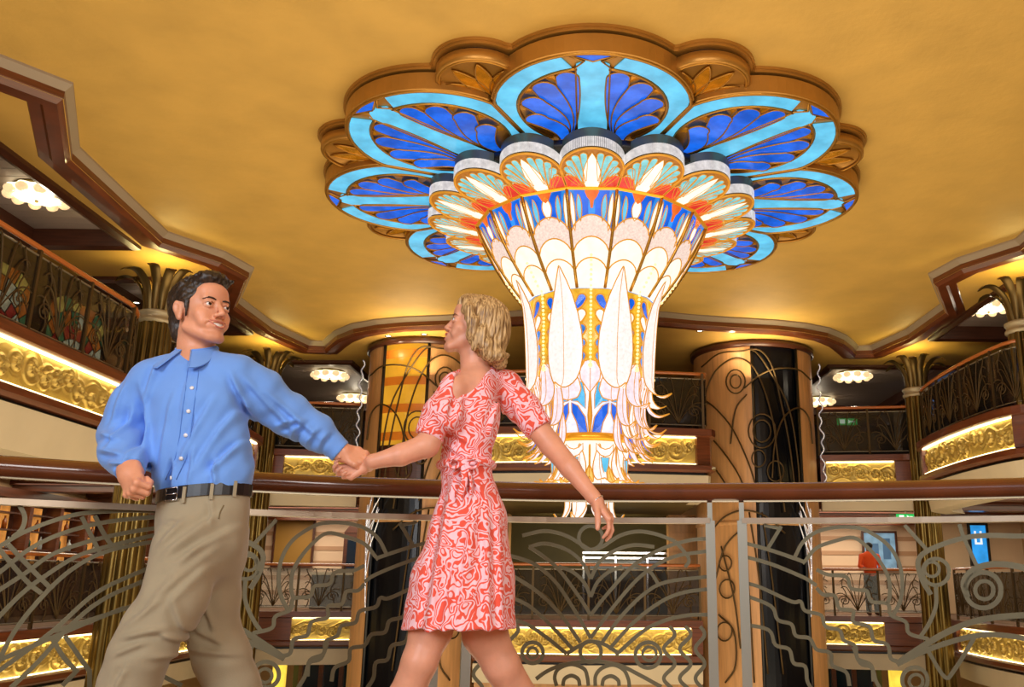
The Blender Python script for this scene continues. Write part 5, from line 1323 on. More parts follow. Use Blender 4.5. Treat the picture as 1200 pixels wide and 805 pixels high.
# ---------------------------------------------------------------- MAN
def build_man():
    t = thing('person', 'dark-haired man in light blue shirt and khaki trousers, walking hand in hand, looking back', 'person', tuple(PX(215, 980, 2.85)[:2]) + (0,), None)
    nch = (-.22, -.97, 0); npv = (-.62, -.78, 0)
    B = Field((-1.86, 2.30, -.02), (-.62, 3.32, 1.80), .0036)
    # torso under the shirt
    B.chain([PX(240, 640, 2.84), PX(238, 580, 2.84), PX(226, 490, 2.83)], [.09, .10, .12], .03, squash=(nch, .7))
    B.chain([PX(228, 436, 2.84), PX(231, 408, 2.86), PX(231, 385, 2.87)], [.066, .052, .046], .015)
    B.cone(PX(180, 440, 2.84), PX(275, 434, 2.86), .05, .05, .03)
    el_r, wr_r = PX(146, 508, 2.90), PX(151, 551, 2.70)
    B.chain([PX(176, 446, 2.84), el_r, wr_r], [.048, .042, .028], .02)
    el_l, wr_l = PX(338, 486, 2.95), PX(396, 528, 3.00)
    B.chain([PX(278, 440, 2.86), el_l, wr_l], [.048, .042, .029], .02)
    B.chain([PX(222, 640, 2.78), PX(204, 700, 2.73), PX(180, 737, 2.71), PX(163, 768, 2.70), PX(151, 802, 2.71), PX(97, 950, 2.80)], [.07, .065, .06, .05, .05, .04], .02)
    B.chain([PX(250, 640, 2.87), PX(247, 700, 2.93), PX(248, 735, 2.96), PX(260, 770, 2.97), PX(272, 803, 3.0), PX(325, 930, 3.18)], [.07, .062, .057, .05, .05, .04], .02)
    # hands
    d = PX(156, 572, 2.66) - PX(151, 549, 2.70); d /= np.linalg.norm(d)
    hand(B, wr_r, d, (.62, .70, -.1), 1, 1.0, ((1.25, 1.5, .9), (1.3, 1.5, .9), (1.35, 1.5, .9), (1.35, 1.5, .9)), (.5, .6), .02, (.55, -.45, -.75), r0=.0095)
    B.cone(PX(150, 543, 2.72), wr_r + d * .02, .030, .033, .02)
    dl = np.array([.93, .05, -.36]); B.cone(PX(388, 522, 3.0), wr_l + dl * .02, .030, .032, .02)
    hand(B, wr_l, dl, (.0, .80, -.60), 1, 1.0, ((.55, 1.15, .7), (.6, 1.2, .7), (.65, 1.2, .7), (.7, 1.2, .7)), (.5, .5), .015, (.95, -.15, -.15), r0=.0092)
    # head
    psi = math.radians(58); pt = math.radians(5)
    f = np.array([math.sin(psi) * math.cos(pt), -math.cos(psi) * math.cos(pt), math.sin(pt)]); up = np.array([-.03, 0, 1.0])
    H = Frame(PX(236, 366, 2.83), f, up, 1.0); head(B, H, True, .029, .0125)
    B.cone(H.p(0, -.040, -.06), PX(230, 416, 2.86), .047, .055, .02)
    body = B.mesh('body', M_skin, t, 1)
    face_parts(H, body, mat('man_lips', (190, 108, 92), .45), mat('dark_brow', (44, 30, 22), .7), (50, 36, 28), True, .029)
    # hair
    Fh = Field(H.o - .19, H.o + .19, .0028); P = H.p; M = H.M; k = H.k
    Fh.ell(P(0, -.028, .042), np.array([.083, .104, .090]) * k, M, .01); Fh.ell(P(0, -.072, -.030), np.array([.062, .040, .075]) * k, M, .02)
    Fh.ell(P(0, .045, .100), np.array([.058, .045, .030]) * k, M, .02)
    for s_ in (-1, 1): Fh.ell(P(s_ * .072, .012, .005), np.array([.010, .020, .040]) * k, M, .012)
    Fh.ell(P(0, .088, -.012), np.array([.085, .074, .080]) * k, M, .008, 'sub')
    for s_ in (-1, 1): Fh.ell(P(s_ * .085, -.004, -.018), np.array([.024, .030, .044]) * k, M, .006, 'sub'); Fh.ell(P(s_ * .07, .07, -.05), np.array([.04, .05, .06]) * k, M, .006, 'sub')
    Fh.ell(P(0, .0, -.125), np.array([.08, .075, .06]) * k, M, .006, 'sub')
    r = random.Random(4)
    for i in range(46):
        x = r.uniform(-.055, .055); y = r.uniform(-.02, .070); z = .116 - abs(x) * .30 - max(0, .03 - y) * .05
        Fh.cone(P(x, y - .02, z - .010), P(x * 1.1 + r.uniform(-.010, .010), y + r.uniform(.008, .024) * (1 if y < .045 else .4), z + r.uniform(-.002, .009)), .008, .0040, .010)
    for i in range(24):
        s_ = r.choice((-1, 1)); y = r.uniform(-.035, .01); z = r.uniform(.02, .09); Fh.cone(P(s_ * .072, y, z), P(s_ * (.074), y - .018, z - .022), .006, .003, .006)
    Fh.warp(noise_fn(.0016, 190, 3))
    Fh.mesh('hair', hair_mat('dark_hair', (20, 15, 12), (62, 46, 34), (70, 70, 40)), body, 1)
    # shirt
    S = Field((-1.86, 2.40, .95), (-.70, 3.32, 1.62), .0045)
    S.chain([PX(240, 585, 2.84), PX(239, 560, 2.84), PX(233, 520, 2.84), PX(228, 485, 2.835)], [.130, .148, .156, .162], .03, squash=(nch, .70))
    S.cone(PX(187, 448, 2.84), PX(268, 444, 2.86), .072, .072, .05); S.cone(PX(205, 430, 2.86), PX(256, 428, 2.87), .036, .036, .05)
    S.cone(PX(272, 548, 2.84), PX(255, 560, 2.80), .055, .05, .04)
    S.chain([PX(178, 450, 2.84), PX(158, 478, 2.87), el_r, PX(145, 530, 2.80), PX(150, 545, 2.725)], [.078, .074, .076, .066, .050], .03)
    S.cone(PX(150, 542, 2.735), PX(152, 553, 2.700), .046, .044, .006)
    S.chain([PX(276, 446, 2.86), PX(305, 462, 2.90), el_l, PX(370, 506, 2.98), PX(389, 521, 3.0)], [.084, .078, .066, .056, .046], .03)
    S.cone(PX(386, 518, 3.0), PX(398, 529, 3.0), .043, .042, .006)
    S.cone(PX(229, 440, 2.85), PX(231, 426, 2.86), .075, .062, .03)
    S.cone(PX(231, 423, 2.86), PX(233, 385, 2.86), .058, .075, .006, 'sub')
    S.chain([PX(232, 408, 2.80), PX(229, 424, 2.735), PX(227, 437, 2.70)], [.036, .018, .005], .006, 'sub')
    S.plane(PX(240, 577, 2.84), (.09, .05, -1), .01)
    for a, c in ((wr_r, wr_r - el_r), (PX(399, 530, 3.0), wr_l - el_l)):
        n = np.array(c) / np.linalg.norm(c); i0 = S._box(np.array(a) - .06, np.array(a) + .10, 0); sl, X, Y_, Z = i0
        dd = (X - a[0]) * n[0] + (Y_ - a[1]) * n[1] + (Z - a[2]) * n[2]; S.D[sl] = np.maximum(S.D[sl], dd)
    fo = [((172, 455), (182, 540), .009, .012, 2.8), ((190, 430), (178, 470), .007, .010, 2.8), ((215, 470), (196, 548), .006, .010, 2.8), ((232, 440), (226, 500), .004, .009, 2.8), ((262, 470), (215, 560), .006, .011, 2.8),
          ((285, 480), (240, 555), .006, .011, 2.8), ((288, 520), (255, 560), .008, .010, 2.8), ((240, 530), (232, 572), .007, .008, 2.8), ((262, 540), (262, 572), .007, .008, 2.8), ((215, 545), (212, 575), .006, .008, 2.8),
          ((283, 445), (300, 490), .007, .010, 2.85), ((300, 450), (345, 505), .006, .010, 2.9), ((318, 462), (372, 512), .006, .009, 2.9), ((325, 500), (352, 492), .008, .008, 2.9), ((343, 515), (362, 495), .008, .008, 2.95), ((360, 522), (376, 504), .007, .007, 2.95), ((372, 527), (386, 508), .006, .006, 2.95),
          ((160, 455), (140, 500), .006, .010, 2.85), ((168, 480), (150, 530), .008, .010, 2.85), ((126, 510), (160, 520), .007, .009, 2.85), ((128, 530), (165, 538), .008, .008, 2.8), ((135, 545), (165, 548), .006, .006, 2.75), ((180, 500), (170, 545), .006, .009, 2.8)]
    S.warp(fold_fn(fo), .05); S.warp(noise_fn(.0022, 34, 8), .05)
    sh = S.mesh('shirt', M_shirt, t, 1, 'light blue long-sleeved shirt')
    T = bvh(sh); Mb = mat('button_pearl', (236, 238, 244), .25)
    pl = []
    for px, py in [(229, 421), (227, 436), (225, 455), (221, 482), (218, 510), (212.6, 537), (201, 560), (199, 572)]:
        h, n = hit(T, px, py)
        if h is not None:
            pl.append(h + n * .001)
            if py in (455, 482, 510, 537, 560): mb = MB(); mb.tube([h, h + n * .004], .0062, 12); mb.build('button', Mb, sh)
    for dx in (-9, 7):
        q = []
        for px, py in [(229, 423), (227, 436), (225, 455), (223, 468), (221, 482), (218, 510), (212.6, 537), (201, 562)]:
            h, n = hit(T, px + dx * .8, py)
            if h is not None: q.append(h + n * .0005)
        if len(q) > 2: mb = MB(); mb.tube(q, .0016, 5); mb.build('placket_seam', cloth('blue_seam', (84, 132, 214)), sh)
    # collar
    mb = MB()
    def flap(pts):
        v = [Vector(PX(*p)) for p in pts]; n = (v[1] - v[0]).cross(v[2] - v[0]).normalized(); mb.poly3(v, n, .004)
    def quadflap(top, bot):
        n_ = len(top); A = [Vector(PX(*p)) for p in top]; Bq = [Vector(PX(*p)) for p in bot]
        for off in (0, 1):
            o = Vector((0, .005 * off, 0)); mb.add([a + o for a in A] + [b + o for b in Bq], [(i, i + 1, n_ + i + 1, n_ + i) for i in range(n_ - 1)], True)
        mb.tube(A, .0028, 5); mb.tube(Bq, .0022, 5); mb.tube([A[0], Bq[0]], .0022, 5); mb.tube([A[-1], Bq[-1]], .0022, 5)
    cN = np.array(PX(231, 413, 2.86)); fd = np.array([-.10, -.995, 0]); sd_ = np.array([fd[1], -fd[0], 0]); A = []; Bq = []
    for q_ in range(41):
        a = math.radians(15 + 330 * q_ / 40); fr = math.cos(a); dv = fd * fr + sd_ * math.sin(a)
        tip = max(0, (fr - .55) / .36) ; tip = min(1, tip)
        A.append(Vector(cN + dv * (.062 + .006 * max(0, fr)) + np.array([0, 0, .024 - .030 * max(0, fr) - .004])))
        Bq.append(Vector(cN + dv * (.080 + .030 * max(0, fr) + .020 * tip) + np.array([0, 0, -.016 - .026 * max(0, fr) - .038 * tip]) - sd_ * (-math.copysign(1, math.sin(a))) * .018 * tip))
    for off in (0, .004):
        mb.add([p + Vector((0, 0, -off)) for p in A + Bq], [(i_, i_ + 1, 42 + i_, 41 + i_) for i_ in range(40)], True)
    mb.tube(A, .003, 6); mb.tube(Bq, .0022, 5); mb.tube([A[0], Bq[0]], .0022, 5); mb.tube([A[-1], Bq[-1]], .0022, 5)
    # stand of the collar
    inn = [Vector((p.x, p.y, p.z - .04)) for p in A]; mb.add(A + inn, [(i_, i_ + 1, 42 + i_, 41 + i_) for i_ in range(40)], True)
    mb.build('collar', M_shirt, sh)
    # trousers
    leg1 = ([PX(222, 640, 2.78), PX(204, 700, 2.73), PX(180, 737, 2.71), PX(163, 768, 2.70), PX(151, 802, 2.71), PX(102, 935, 2.79)], [.104, .090, .083, .079, .077, .072])
    leg2 = ([PX(250, 640, 2.87), PX(247, 700, 2.93), PX(248, 735, 2.96), PX(260, 770, 2.97), PX(272, 803, 3.0), PX(318, 915, 3.15)], [.102, .083, .077, .079, .077, .074])
    Tr = Field((-1.90, 2.30, .02), (-.70, 3.42, 1.08), .005)
    Tr.chain([PX(239, 572, 2.84), PX(238, 600, 2.84), PX(236, 630, 2.83)], [.128, .138, .140], .03, squash=(nch, .78))
    Tr.chain(*leg1, .03)
    Tr.chain(*leg2, .03)
    Tr.plane(PX(240, 571, 2.84), (-.09, -.05, 1), .004)
    tf = [((215, 610), (190, 640), .006, .010, 2.7), ((252, 600), (200, 650), .006, .012, 2.7), ((272, 620), (215, 665), .007, .012, 2.75), ((268, 640), (215, 700), .006, .012, 2.8), ((262, 660), (225, 710), .006, .012, 2.8), ((210, 612), (192, 612), .005, .008, 2.7),
          ((235, 640), (180, 720), .005, .012, 2.7), ((205, 700), (160, 735), .006, .010, 2.7), ((160, 745), (205, 735), .007, .009, 2.7), ((150, 765), (185, 750), .006, .009, 2.7), ((240, 735), (270, 752), .007, .010, 2.95), ((232, 760), (285, 765), .006, .010, 2.95), ((255, 700), (262, 740), .006, .010, 2.95), ((165, 780), (150, 805), .005, .009, 2.7), ((250, 585), (252, 615), .004, .006, 2.75)]
    Tr.warp(fold_fn(tf), .05); Tr.warp(noise_fn(.0020, 30, 12), .05)
    tr = Tr.mesh('trousers', M_khaki, t, 1, 'khaki trousers')
    # belt following the waist
    TT = bvh(tr); q = []; cen = Vector(PX(239, 577, 2.84))
    for k_ in range(40):
        a = 2 * PI * k_ / 40; dv = Vector((math.cos(a), math.sin(a), 0)); c = cen + Vector((0, 0, .09 * -(-dv.x) * .0))
        pz = cen.z + dv.x * .013 - .006
        h = TT.ray_cast(Vector((cen.x, cen.y, pz - .012)) + dv * .4, -dv)
        if h[0] is not None: q.append(Vector((h[0].x, h[0].y, pz)) + dv * .003)
    mb = MB(); n_ = len(q); vs = []
    for p in q:
        dv = (p - Vector((cen.x, cen.y, p.z))).normalized()
        for a, b in ((0, -.018), (.005, -.018), (.005, .018), (0, .018)): vs.append(p + dv * a + Vector((0, 0, b)))
    mb.add(vs, [(i * 4 + j, i * 4 + (j + 1) % 4, ((i + 1) % n_) * 4 + (j + 1) % 4, ((i + 1) % n_) * 4 + j) for i in range(n_) for j in range(4)]); bl = mb.build('belt', mat('black_leather', (18, 18, 22), .3), t)
    TB = bvh(bl)
    h, n = hit(TB, 202, 579)
    if h is not None:
        s_ = Vector((1, 0, .08)); s_ = (s_ - n * s_.dot(n)).normalized(); u = n.cross(s_); c = h + n * .003
        mb = MB(); mb.tube([c + s_ * .022 + u * .019, c - s_ * .022 + u * .019, c - s_ * .022 - u * .019, c + s_ * .022 - u * .019], .003, 6, closed=True); mb.tube([c - s_ * .022, c + s_ * .018], .002, 5); mb.build('buckle', M_silver, bl)
    for px in (216, 248, 275):
        a, n1 = hit(TB, px, 577 - (px - 240) * .12)
        if a is not None: mb = MB(); mb.obox(a + n1 * .002 + Vector((0, 0, -.024)), a + n1 * .002 + Vector((0, 0, .024)), .010, .004, tuple(n1)); mb.build('belt_loop', M_khaki, tr)
    q = []
    for px, py in ((262, 592), (258, 600), (256, 608)):
        h, n = hit(TT, px, py)
        if h is not None: q.append(h + n * .0008)
    if len(q) > 2: mb = MB(); mb.tube(catmull(q, 4), .0022, 5); mb.build('pocket_seam', cloth('khaki_seam', (120, 104, 72)), tr)
    shoe('shoe', PX(98, 972, 2.82) * [1, 1, 0], PX(98, 972, 2.82) * [1, 1, 0] + [-.24, -.10, .035], mat('brown_leather', (60, 38, 24), .35), t)
    shoe('shoe', PX(325, 945, 3.2) * [1, 1, 0] + [0, 0, .06], PX(325, 945, 3.2) * [1, 1, 0] + [-.22, -.08, .0], mat('brown_leather', (60, 38, 24), .35), t)
    return t

# ---------------------------------------------------------------- WOMAN
def print_mat():
    m = mat('coral_print', (240, 90, 70), .8, spec=.2); nt = m.node_tree; L = nt.links; b = nt.nodes['Principled BSDF']
    tc = nt.nodes.new('ShaderNodeTexCoord'); no = nt.nodes.new('ShaderNodeTexNoise'); no.inputs['Scale'].default_value = 12; no.inputs['Detail'].default_value = 1.5
    mx = nt.nodes.new('ShaderNodeMixRGB'); mx.blend_type = 'LINEAR_LIGHT'; mx.inputs[0].default_value = .055
    L.new(tc.outputs['Object'], no.inputs[0]); L.new(tc.outputs['Object'], mx.inputs[1]); L.new(no.outputs['Color'], mx.inputs[2])
    vo = nt.nodes.new('ShaderNodeTexVoronoi'); vo.inputs['Scale'].default_value = 11.5; L.new(mx.outputs[0], vo.inputs['Vector'])
    # concentric rings around each cell centre, crossed by radial spokes -> fans and swirls
    mul = nt.nodes.new('ShaderNodeMath'); mul.operation = 'MULTIPLY'; mul.inputs[1].default_value = 40; L.new(vo.outputs['Distance'], mul.inputs[0])
    n2 = nt.nodes.new('ShaderNodeTexNoise'); n2.inputs['Scale'].default_value = 38; n2.inputs['Detail'].default_value = 0; L.new(mx.outputs[0], n2.inputs[0])
    m2 = nt.nodes.new('ShaderNodeMath'); m2.operation = 'MULTIPLY_ADD'; m2.inputs[1].default_value = 16; L.new(n2.outputs['Fac'], m2.inputs[0]); L.new(mul.outputs[0], m2.inputs[2])
    sn = nt.nodes.new('ShaderNodeMath'); sn.operation = 'SINE'; L.new(m2.outputs[0], sn.inputs[0])
    rp = nt.nodes.new('ShaderNodeValToRGB'); rp.color_ramp.interpolation = 'LINEAR'
    mr = nt.nodes.new('ShaderNodeMapRange'); mr.inputs['From Min'].default_value = -1; L.new(sn.outputs[0], mr.inputs['Value']); L.new(mr.outputs[0], rp.inputs[0])
    rp.color_ramp.elements[0].position = .46; rp.color_ramp.elements[0].color = srgb(236, 92, 72); rp.color_ramp.elements[1].position = .55; rp.color_ramp.elements[1].color = srgb(250, 204, 214)
    L.new(rp.outputs[0], b.inputs['Base Color']); b.inputs['Sheen Weight'].default_value = .15; return m
M_print = print_mat()
def build_woman():
    t = thing('person', 'blonde woman in coral and white print wrap dress, one arm trailing behind her', 'person', tuple(PX(550, 950, 3.15)[:2]) + (0,), None)
    nw = (-.80, -.60, 0)
    B = Field((-.98, 2.62, -.02), (.20, 3.68, 1.80), .0035)
    B.chain([PX(551, 640, 3.15), PX(552, 600, 3.15), PX(547, 542, 3.15), PX(552, 490, 3.15), PX(555, 455, 3.15)], [.10, .10, .078, .095, .085], .03, squash=(nw, .78))
    B.cone(PX(532, 454, 3.06), PX(592, 455, 3.24), .042, .042, .03)
    B.cone(PX(556, 448, 3.13), PX(534, 462, 3.08), .05, .05, .03)
    B.chain([PX(559, 443, 3.16), PX(556, 420, 3.16), PX(557, 395, 3.17)], [.050, .044, .046], .02)
    # arms
    elr, wrr = PX(500, 522, 3.02), PX(437, 541, 2.99)
    B.chain([PX(532, 458, 3.06), PX(515, 492, 3.04), elr, PX(470, 533, 3.0), wrr], [.046, .043, .041, .036, .024], .012)
    ell_, wrl = PX(646, 522, 3.22), PX(694, 581, 3.12)
    B.chain([PX(594, 458, 3.24), PX(622, 492, 3.24), ell_, PX(668, 548, 3.17), wrl], [.047, .045, .040, .036, .0245], .012)
    B.cone(wrl, PX(699, 587, 3.11), .024, .025, .01)
    # legs
    B.chain([PX(540, 650, 3.14), PX(505, 738, 3.10), PX(492, 775, 3.08), PX(474, 820, 3.10), PX(440, 925, 3.16)], [.070, .068, .056, .056, .034], .02)
    B.chain([PX(560, 650, 3.18), PX(568, 742, 3.20), PX(588, 780, 3.22), PX(613, 825, 3.30), PX(668, 915, 3.50)], [.070, .074, .060, .062, .034], .02)
    B.cone(PX(440, 925, 3.16), PX(440, 925, 3.16) + [-.13, -.06, -.03], .034, .022, .02); B.cone(PX(668, 915, 3.5), PX(668, 915, 3.5) + [-.06, -.03, -.12], .034, .022, .02)
    # hands
    k = .90
    dr_ = np.array([-.93, -.02, -.36]); wr2 = wrr + dr_ * .018 + np.array([.0, .020, .002])
    B.cone(wrr, wr2, .024, .024, .01)
    hand(B, wr2, dr_, (.0, -.85, .50), 1, k, ((.45, 1.25, .8), (.5, 1.3, .8), (.55, 1.3, .8), (.6, 1.3, .8)), (.4, .5), .02, (-.95, -.25, .10), r0=.0080)
    dl = np.array([.60, -.05, -.80]); hand(B, PX(698, 586, 3.11), dl, (-.78, .25, -.58), -1, .93, ((.55, .55, .3), (.45, .6, .35), (.60, .65, .4), (.75, .7, .4)), (.15, .2), .05, (.10, -.55, -.85), r0=.0078)
    psi = math.radians(-79); pt = math.radians(13)
    f = np.array([math.sin(psi) * math.cos(pt), -math.cos(psi) * math.cos(pt), math.sin(pt)])
    H = Frame(PX(556, 384, 3.15), f, (.0, .0, 1.0), .93); head(B, H, False, .021, .012)
    B.cone(H.p(0, -.03, -.05), PX(558, 428, 3.16), .044, .045, .03)
    body = B.mesh('body', M_skinw, t, 1)
    face_parts(H, body, mat('woman_lips', (204, 76, 84), .35), mat('blonde_brow', (120, 84, 52), .7), (88, 110, 120), False, .021)
    # bob hair
    Fh = Field(H.o - .21, H.o + .21, .0028); P = H.p; M = H.M; kk = H.k
    Fh.ell(P(0, -.022, .040), np.array([.092, .112, .098]) * kk, M, .01); Fh.ell(P(0, .044, .090), np.array([.058, .046, .030]) * kk, M, .02); Fh.ell(P(0, -.055, -.02), np.array([.092, .088, .098]) * kk, M, .02)
    Fh.ell(P(0, -.072, -.085), np.array([.080, .062, .050]) * kk, M, .025)
    for s_ in (-1, 1):
        Fh.chain([P(s_ * .052, .058, .085), P(s_ * .078, .040, .045), P(s_ * .086, .018, .0), P(s_ * .086, .000, -.050), P(s_ * .080, -.022, -.095)], [.016, .018, .021, .022, .016], .012)
        Fh.chain([P(s_ * .085, -.03, -.03), P(s_ * .090, -.055, -.08), P(s_ * .080, -.085, -.115), P(s_ * .07, -.135, -.100)], [.022, .022, .020, .008], .012)
        Fh.chain([P(s_ * .06, -.08, -.07), P(s_ * .06, -.115, -.10), P(s_ * .05, -.15, -.085)], [.03, .022, .007], .015)
        Fh.chain([P(s_ * .03, -.10, -.07), P(s_ * .03, -.13, -.115), P(s_ * .03, -.155, -.11)], [.03, .02, .006], .015)
    Fh.ell(P(0, .098, -.030), np.array([.078, .076, .104]) * kk, M, .008, 'sub')
    for s_ in (-1, 1): Fh.ell(P(s_ * .060, .080, -.055), np.array([.052, .060, .085]) * kk, M, .008, 'sub')
    Fh.ell(P(0, .01, -.15), np.array([.085, .075, .07]) * kk, M, .008, 'sub')
    def strands(X, Y_, Z):
        d = np.stack([X - H.o[0], Y_ - H.o[1], Z - H.o[2]]); lx = H.x @ d; ly = H.f @ d; lz = H.u @ d
        a = np.arctan2(lx, ly + .02); return .0022 * np.sin(a * 15 + lz * 18 + 1.5 * np.sin(lz * 18)) + .0014 * np.sin(a * 37 - lz * 22)
    Fh.warp(strands, .03)
    Fh.mesh('hair', hair_mat('blonde_hair', (112, 78, 42), (226, 190, 134), (75, 75, 8)), body, 1)
    # dress
    S = Field((-.84, 2.68, .50), (.12, 3.68, 1.56), .0042)
    S.chain([PX(551, 640, 3.15), PX(551, 600, 3.15), PX(546, 543, 3.15), PX(551, 495, 3.15), PX(554, 462, 3.15)], [.122, .118, .094, .112, .100], .035, squash=(nw, .80))
    for off in (-.045, .055): S.ell(PX(534, 488, 3.06) + np.array([.5 * off, off, 0]), (.058, .058, .060), None, .03)
    S.cone(PX(536, 452, 3.07), PX(592, 450, 3.24), .052, .052, .04); S.cone(PX(556, 450, 3.16), PX(560, 440, 3.18), .075, .06, .03)
    S.chain([PX(533, 457, 3.06), PX(514, 485, 3.04), PX(504, 508, 3.03)], [.054, .053, .051], .02)
    S.chain([PX(596, 458, 3.24), PX(615, 480, 3.24), PX(634, 505, 3.23)], [.062, .058, .054], .02)
    S.chain([PX(551, 620, 3.15), PX(547, 680, 3.13), PX(541, 765, 3.10)], [.125, .152, .188], .04)
    S.chain([PX(545, 620, 3.13), PX(525, 690, 3.11), PX(508, 765, 3.09)], [.11, .115, .118], .05)
    hemn = np.array(PX(538, 737, 3.12)); S.plane(hemn, (.02, -.02, -1), .006)
    for a, c in ((PX(501, 512, 3.03), PX(504, 508, 3.03) - PX(514, 485, 3.04)), (PX(634, 503, 3.23), PX(634, 505, 3.23) - PX(615, 480, 3.24))):
        n = np.array(c) / np.linalg.norm(c); sl, X, Y_, Z = S._box(np.array(a) - .07, np.array(a) + .07, 0)
        dd = (X - a[0]) * n[0] + (Y_ - a[1]) * n[1] + (Z - a[2]) * n[2]; rr = np.sqrt((X - a[0]) ** 2 + (Y_ - a[1]) ** 2 + (Z - a[2]) ** 2); S.D[sl] = np.where(rr < .085, np.maximum(S.D[sl], dd), S.D[sl])
    # neckline
    S.chain([PX(557, 428, 3.14), PX(547, 446, 3.03), PX(535, 472, 2.97), PX(528, 496, 2.97)], [.054, .040, .022, .006], .01, 'sub')
    S.cone(PX(557, 425, 3.17), PX(557, 437, 3.17), .056, .054, .006, 'sub')
    ws = [((530, 560), (507, 740), .012, .014, 3.05), ((556, 600), (545, 735), .009, .016, 3.05), ((574, 610), (578, 735), .009, .014, 3.1), ((540, 650), (526, 738), .008, .012, 3.05), ((585, 590), (592, 735), .006, .012, 3.1),
          ((520, 520), (560, 545), .005, .008, 3.1), ((528, 505), (570, 535), .004, .008, 3.1), ((522, 560), (560, 548), .006, .008, 3.1), ((550, 552), (575, 590), .006, .010, 3.1), ((590, 460), (578, 510), .006, .010, 3.15), ((600, 470), (612, 500), .005, .009, 3.2), ((545, 448), (530, 490), .004, .006, 3.0), ((570, 660), (560, 700), .006, .014, 3.1)]
    S.warp(fold_fn(ws), .05); S.warp(noise_fn(.0020, 30, 5), .05)
    dr = S.mesh('dress', M_print, t, 1, 'coral and white swirl print wrap dress')
    # tied sash
    T = bvh(dr); mb = MB(); cen = Vector(PX(547, 545, 3.15)); q = []
    for k_ in range(36):
        a = 2 * PI * k_ / 36; dv = Vector((math.cos(a), math.sin(a), 0)); h = T.ray_cast(cen + dv * .4, -dv)
        if h[0] is not None: q.append(h[0] + dv * .001)
    mb.tube(q, .016, 8, closed=True)
    h, n = hit(T, 545, 546); c = h + n * .012
    mb.ball(c, .020, 12, 8, (1.1, .7, .9))
    def loop(pts, r): mb.tube(catmull([c + Vector(p) for p in pts], 5), r, 7, flat=.45)
    loop([(0, 0, 0), (-.03, -.012, .014), (-.055, -.012, .004), (-.035, -.010, -.014), (0, 0, 0)], .011); loop([(0, 0, 0), (.03, -.012, .016), (.052, -.008, .0), (.03, -.010, -.016), (0, 0, 0)], .011)
    loop([(0, -.005, 0), (.006, -.014, -.06), (-.008, -.012, -.12), (.004, -.016, -.175)], .013); loop([(.005, -.005, 0), (.028, -.010, -.05), (.030, -.008, -.11), (.022, -.012, -.15)], .012)
    mb.build('sash', M_print, dr)
    mb = MB(); d_ = Vector(PX(702, 596, 3.11)); 
    for p, ax, r in ((PX(699, 586, 3.11), dl, .0265),):
        u = Vector(ax).normalized().orthogonal().normalized(); w = Vector(ax).normalized().cross(u); mb.tube([Vector(p) + (u * math.cos(a) + w * math.sin(a)) * r for a in [2 * PI * q_ / 20 for q_ in range(20)]], .0014, 5, closed=True)
    mb.build('bracelet', M_silver, body)
    for hp, tp in ((PX(440, 925, 3.16) * [1, 1, 0], np.array([-.17, -.08, 0])), (PX(668, 915, 3.50) * [1, 1, 0] + [0, 0, .07], np.array([-.15, -.07, -.065]))):
        shoe('shoe', hp + [.03, .01, .03], hp + tp, mat('tan_sandal', (176, 120, 84), .4), t, .032)
    return t

def build_far_person():
    t = thing('person', 'distant person in orange top and dark cap by the far railing on the right', 'person', (6.95, 22.78, 0))
    x, y = 6.95, 22.78
    Fp = Field((x - .4, y - .35, -.01), (x + .4, y + .35, 1.80), .012)
    Fp.ell((x, y, 1.62), (.075, .09, .11), None, .02); Fp.cone((x, y, 1.40), (x, y, 1.55), .06, .05, .03)
    Fp.chain([(x, y, .92), (x, y, 1.15), (x, y, 1.40)], [.13, .14, .14], .04, squash=((0, 1, 0), .7))
    for s in (-1, 1):
        Fp.chain([(x + s * .19, y, 1.40), (x + s * .25, y - .04, 1.15), (x + s * .18, y - .20, 1.10)], [.05, .042, .03], .02); Fp.ell((x + s * .15, y - .24, 1.10), (.035, .05, .025), None, .02)
        Fp.chain([(x + s * .08, y, .90), (x + s * .09, y, .48), (x + s * .10, y, .06)], [.085, .06, .045], .02); Fp.ell((x + s * .10, y - .05, .045), (.045, .12, .045), None, .02)
    b = Fp.mesh('body', mat('far_skin', (120, 82, 60), .5), t)
    Fs = Field((x - .4, y - .3, .85), (x + .4, y + .3, 1.55), .012)
    Fs.chain([(x, y, .95), (x, y, 1.15), (x, y, 1.38)], [.15, .16, .165], .04, squash=((0, 1, 0), .75)); Fs.cone((x - .17, y, 1.40), (x + .17, y, 1.40), .07, .07, .04)
    for s in (-1, 1): Fs.chain([(x + s * .19, y, 1.40), (x + s * .25, y - .04, 1.17), (x + s * .21, y - .12, 1.12)], [.07, .06, .05], .02)
    Fs.mesh('shirt', cloth('orange_cloth', (232, 84, 30)), t, 1, 'bright orange top')
    Ft = Field((x - .4, y - .3, .03), (x + .4, y + .3, 1.02), .012)
    Ft.chain([(x, y, 1.0), (x, y, .88)], [.145, .15], .03, squash=((0, 1, 0), .75))
    for s in (-1, 1): Ft.chain([(x + s * .08, y, .88), (x + s * .09, y, .48), (x + s * .10, y, .08)], [.10, .075, .065], .03)
    Ft.mesh('trousers', cloth('dark_cloth', (44, 36, 32)), t)
    mb = MB(); mb.ball((x, y, 1.66), .098, 14, 10, (1, 1.08, .85)); mb.build('cap', cloth('cap_cloth', (28, 26, 28)), t)
    return t
if not os.environ.get('SKIP_PEOPLE'):
    man = build_man(); woman = build_woman()
    build_far_person()
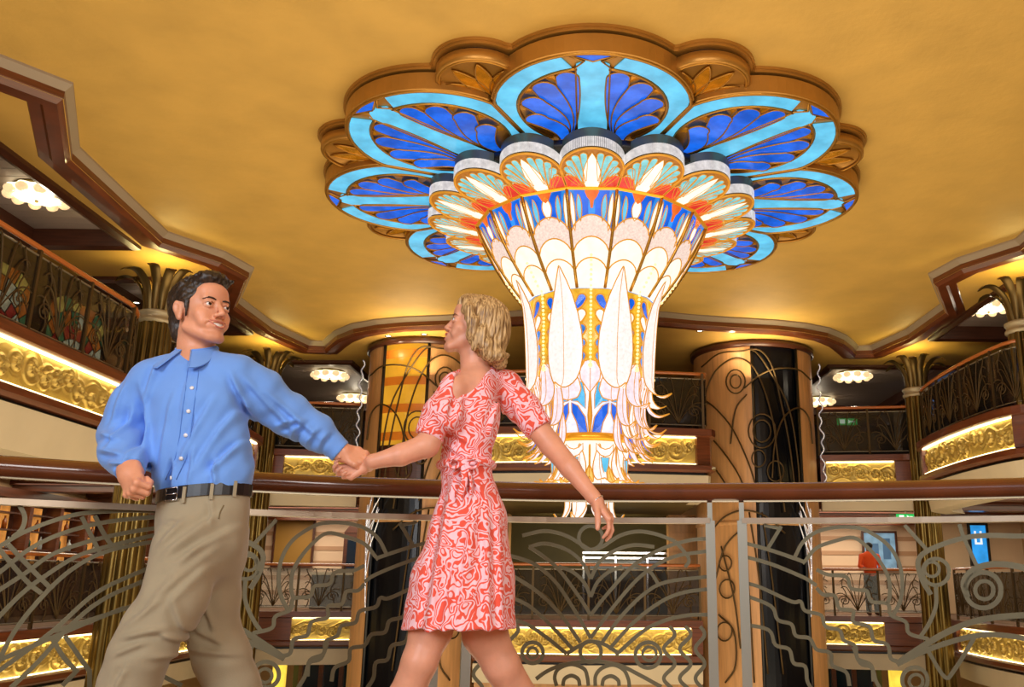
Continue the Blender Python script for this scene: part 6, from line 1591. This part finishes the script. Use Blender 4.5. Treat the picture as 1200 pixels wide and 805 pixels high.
# ================================================================= LIGHTS + CAMERA
area('front_fill', (-3.2, -4.5, 3.4), (-.6, 3.5, 1.0), 3.0, 400, (.86, .92, 1.0))  # added cool fill behind the camera, no window there
area('front_fill', (3.4, -4.0, 3.2), (-.6, 3.5, 1.0), 2.6, 270, (1.0, .95, .9))  # second added fill behind the camera, warmer
area('atrium_fill', (0, 11, -3.4), (0, 11, 6), 12, 1020, (1.0, .84, .56))  # added upward fill, stands in for bounce off the lobby floor
area('atrium_fill', (0, 3.0, 3.0), (0, 9, 6), 5, 110, (1.0, .82, .56))  # added fill that brightens the near ceiling
for x, y in ((-7.1, 14), (7.1, 14), (-7.1, 19.3), (7.1, 19.3)): point('capital_uplight', (x, y, 5.36), 40, (1.0, .84, .34), .12)
for sg in (-1, 1):
    area('deck_light', (sg * 10, 14, 2.55), (sg * 10, 14, 0), 3, 170, (1, .85, .66), 12)
    area('deck_light', (sg * 7, 25.5, 2.55), (sg * 7, 25.5, 0), 4, 280, (1, .85, .68))
    area('atrium_fill', (sg * 6.5, 24.8, -.6), (sg * 6.5, 24.8, -3), 3, 100, (1, .8, .4))
area('deck_light', (0, 21, 2.2), (0, 21, 0), 2.5, 60, (1, .85, .6))
area('recess_fill', (0, 21.6, 2.0), (0, 24.6, 1.2), 2.5, 45, (1, .9, .6))  # added fill to brighten the olive back wall
for sg in (-1, 1): area('soffit_uplight', (sg * 3.7, 18.25, 5.0), (sg * 3.7, 18.25, 6), .8, 34, (1, .82, .5))
w = bpy.data.worlds.new('world'); SC.world = w; w.use_nodes = True
w.node_tree.nodes['Background'].inputs[0].default_value = (1, .86, .68, 1); w.node_tree.nodes['Background'].inputs[1].default_value = .55
cam = bpy.data.cameras.new('camera'); co = bpy.data.objects.new('camera', cam); COL.objects.link(co); SC.camera = co
cam.sensor_width = 36; cam.lens = 36 * F / 1200; cam.shift_x = -(CX - 600) / 1200; cam.clip_start = .05
Rc = Matrix.Rotation(PI / 2 + TH, 4, 'X') @ Matrix.Rotation(PH, 4, 'Z')
co.matrix_world = Matrix.Translation((0, 0, HZ)) @ Rc
SC.view_settings.view_transform = 'Standard'; SC.view_settings.look = 'None'; SC.view_settings.gamma = 1; SC.view_settings.use_curve_mapping = False
SC.view_settings.exposure = 0
SC.cycles.max_bounces = 6; SC.cycles.diffuse_bounces = 3; SC.cycles.glossy_bounces = 3; SC.cycles.transparent_max_bounces = 12
SC.cycles.use_denoising = True
SC.cycles.sample_clamp_indirect = 5
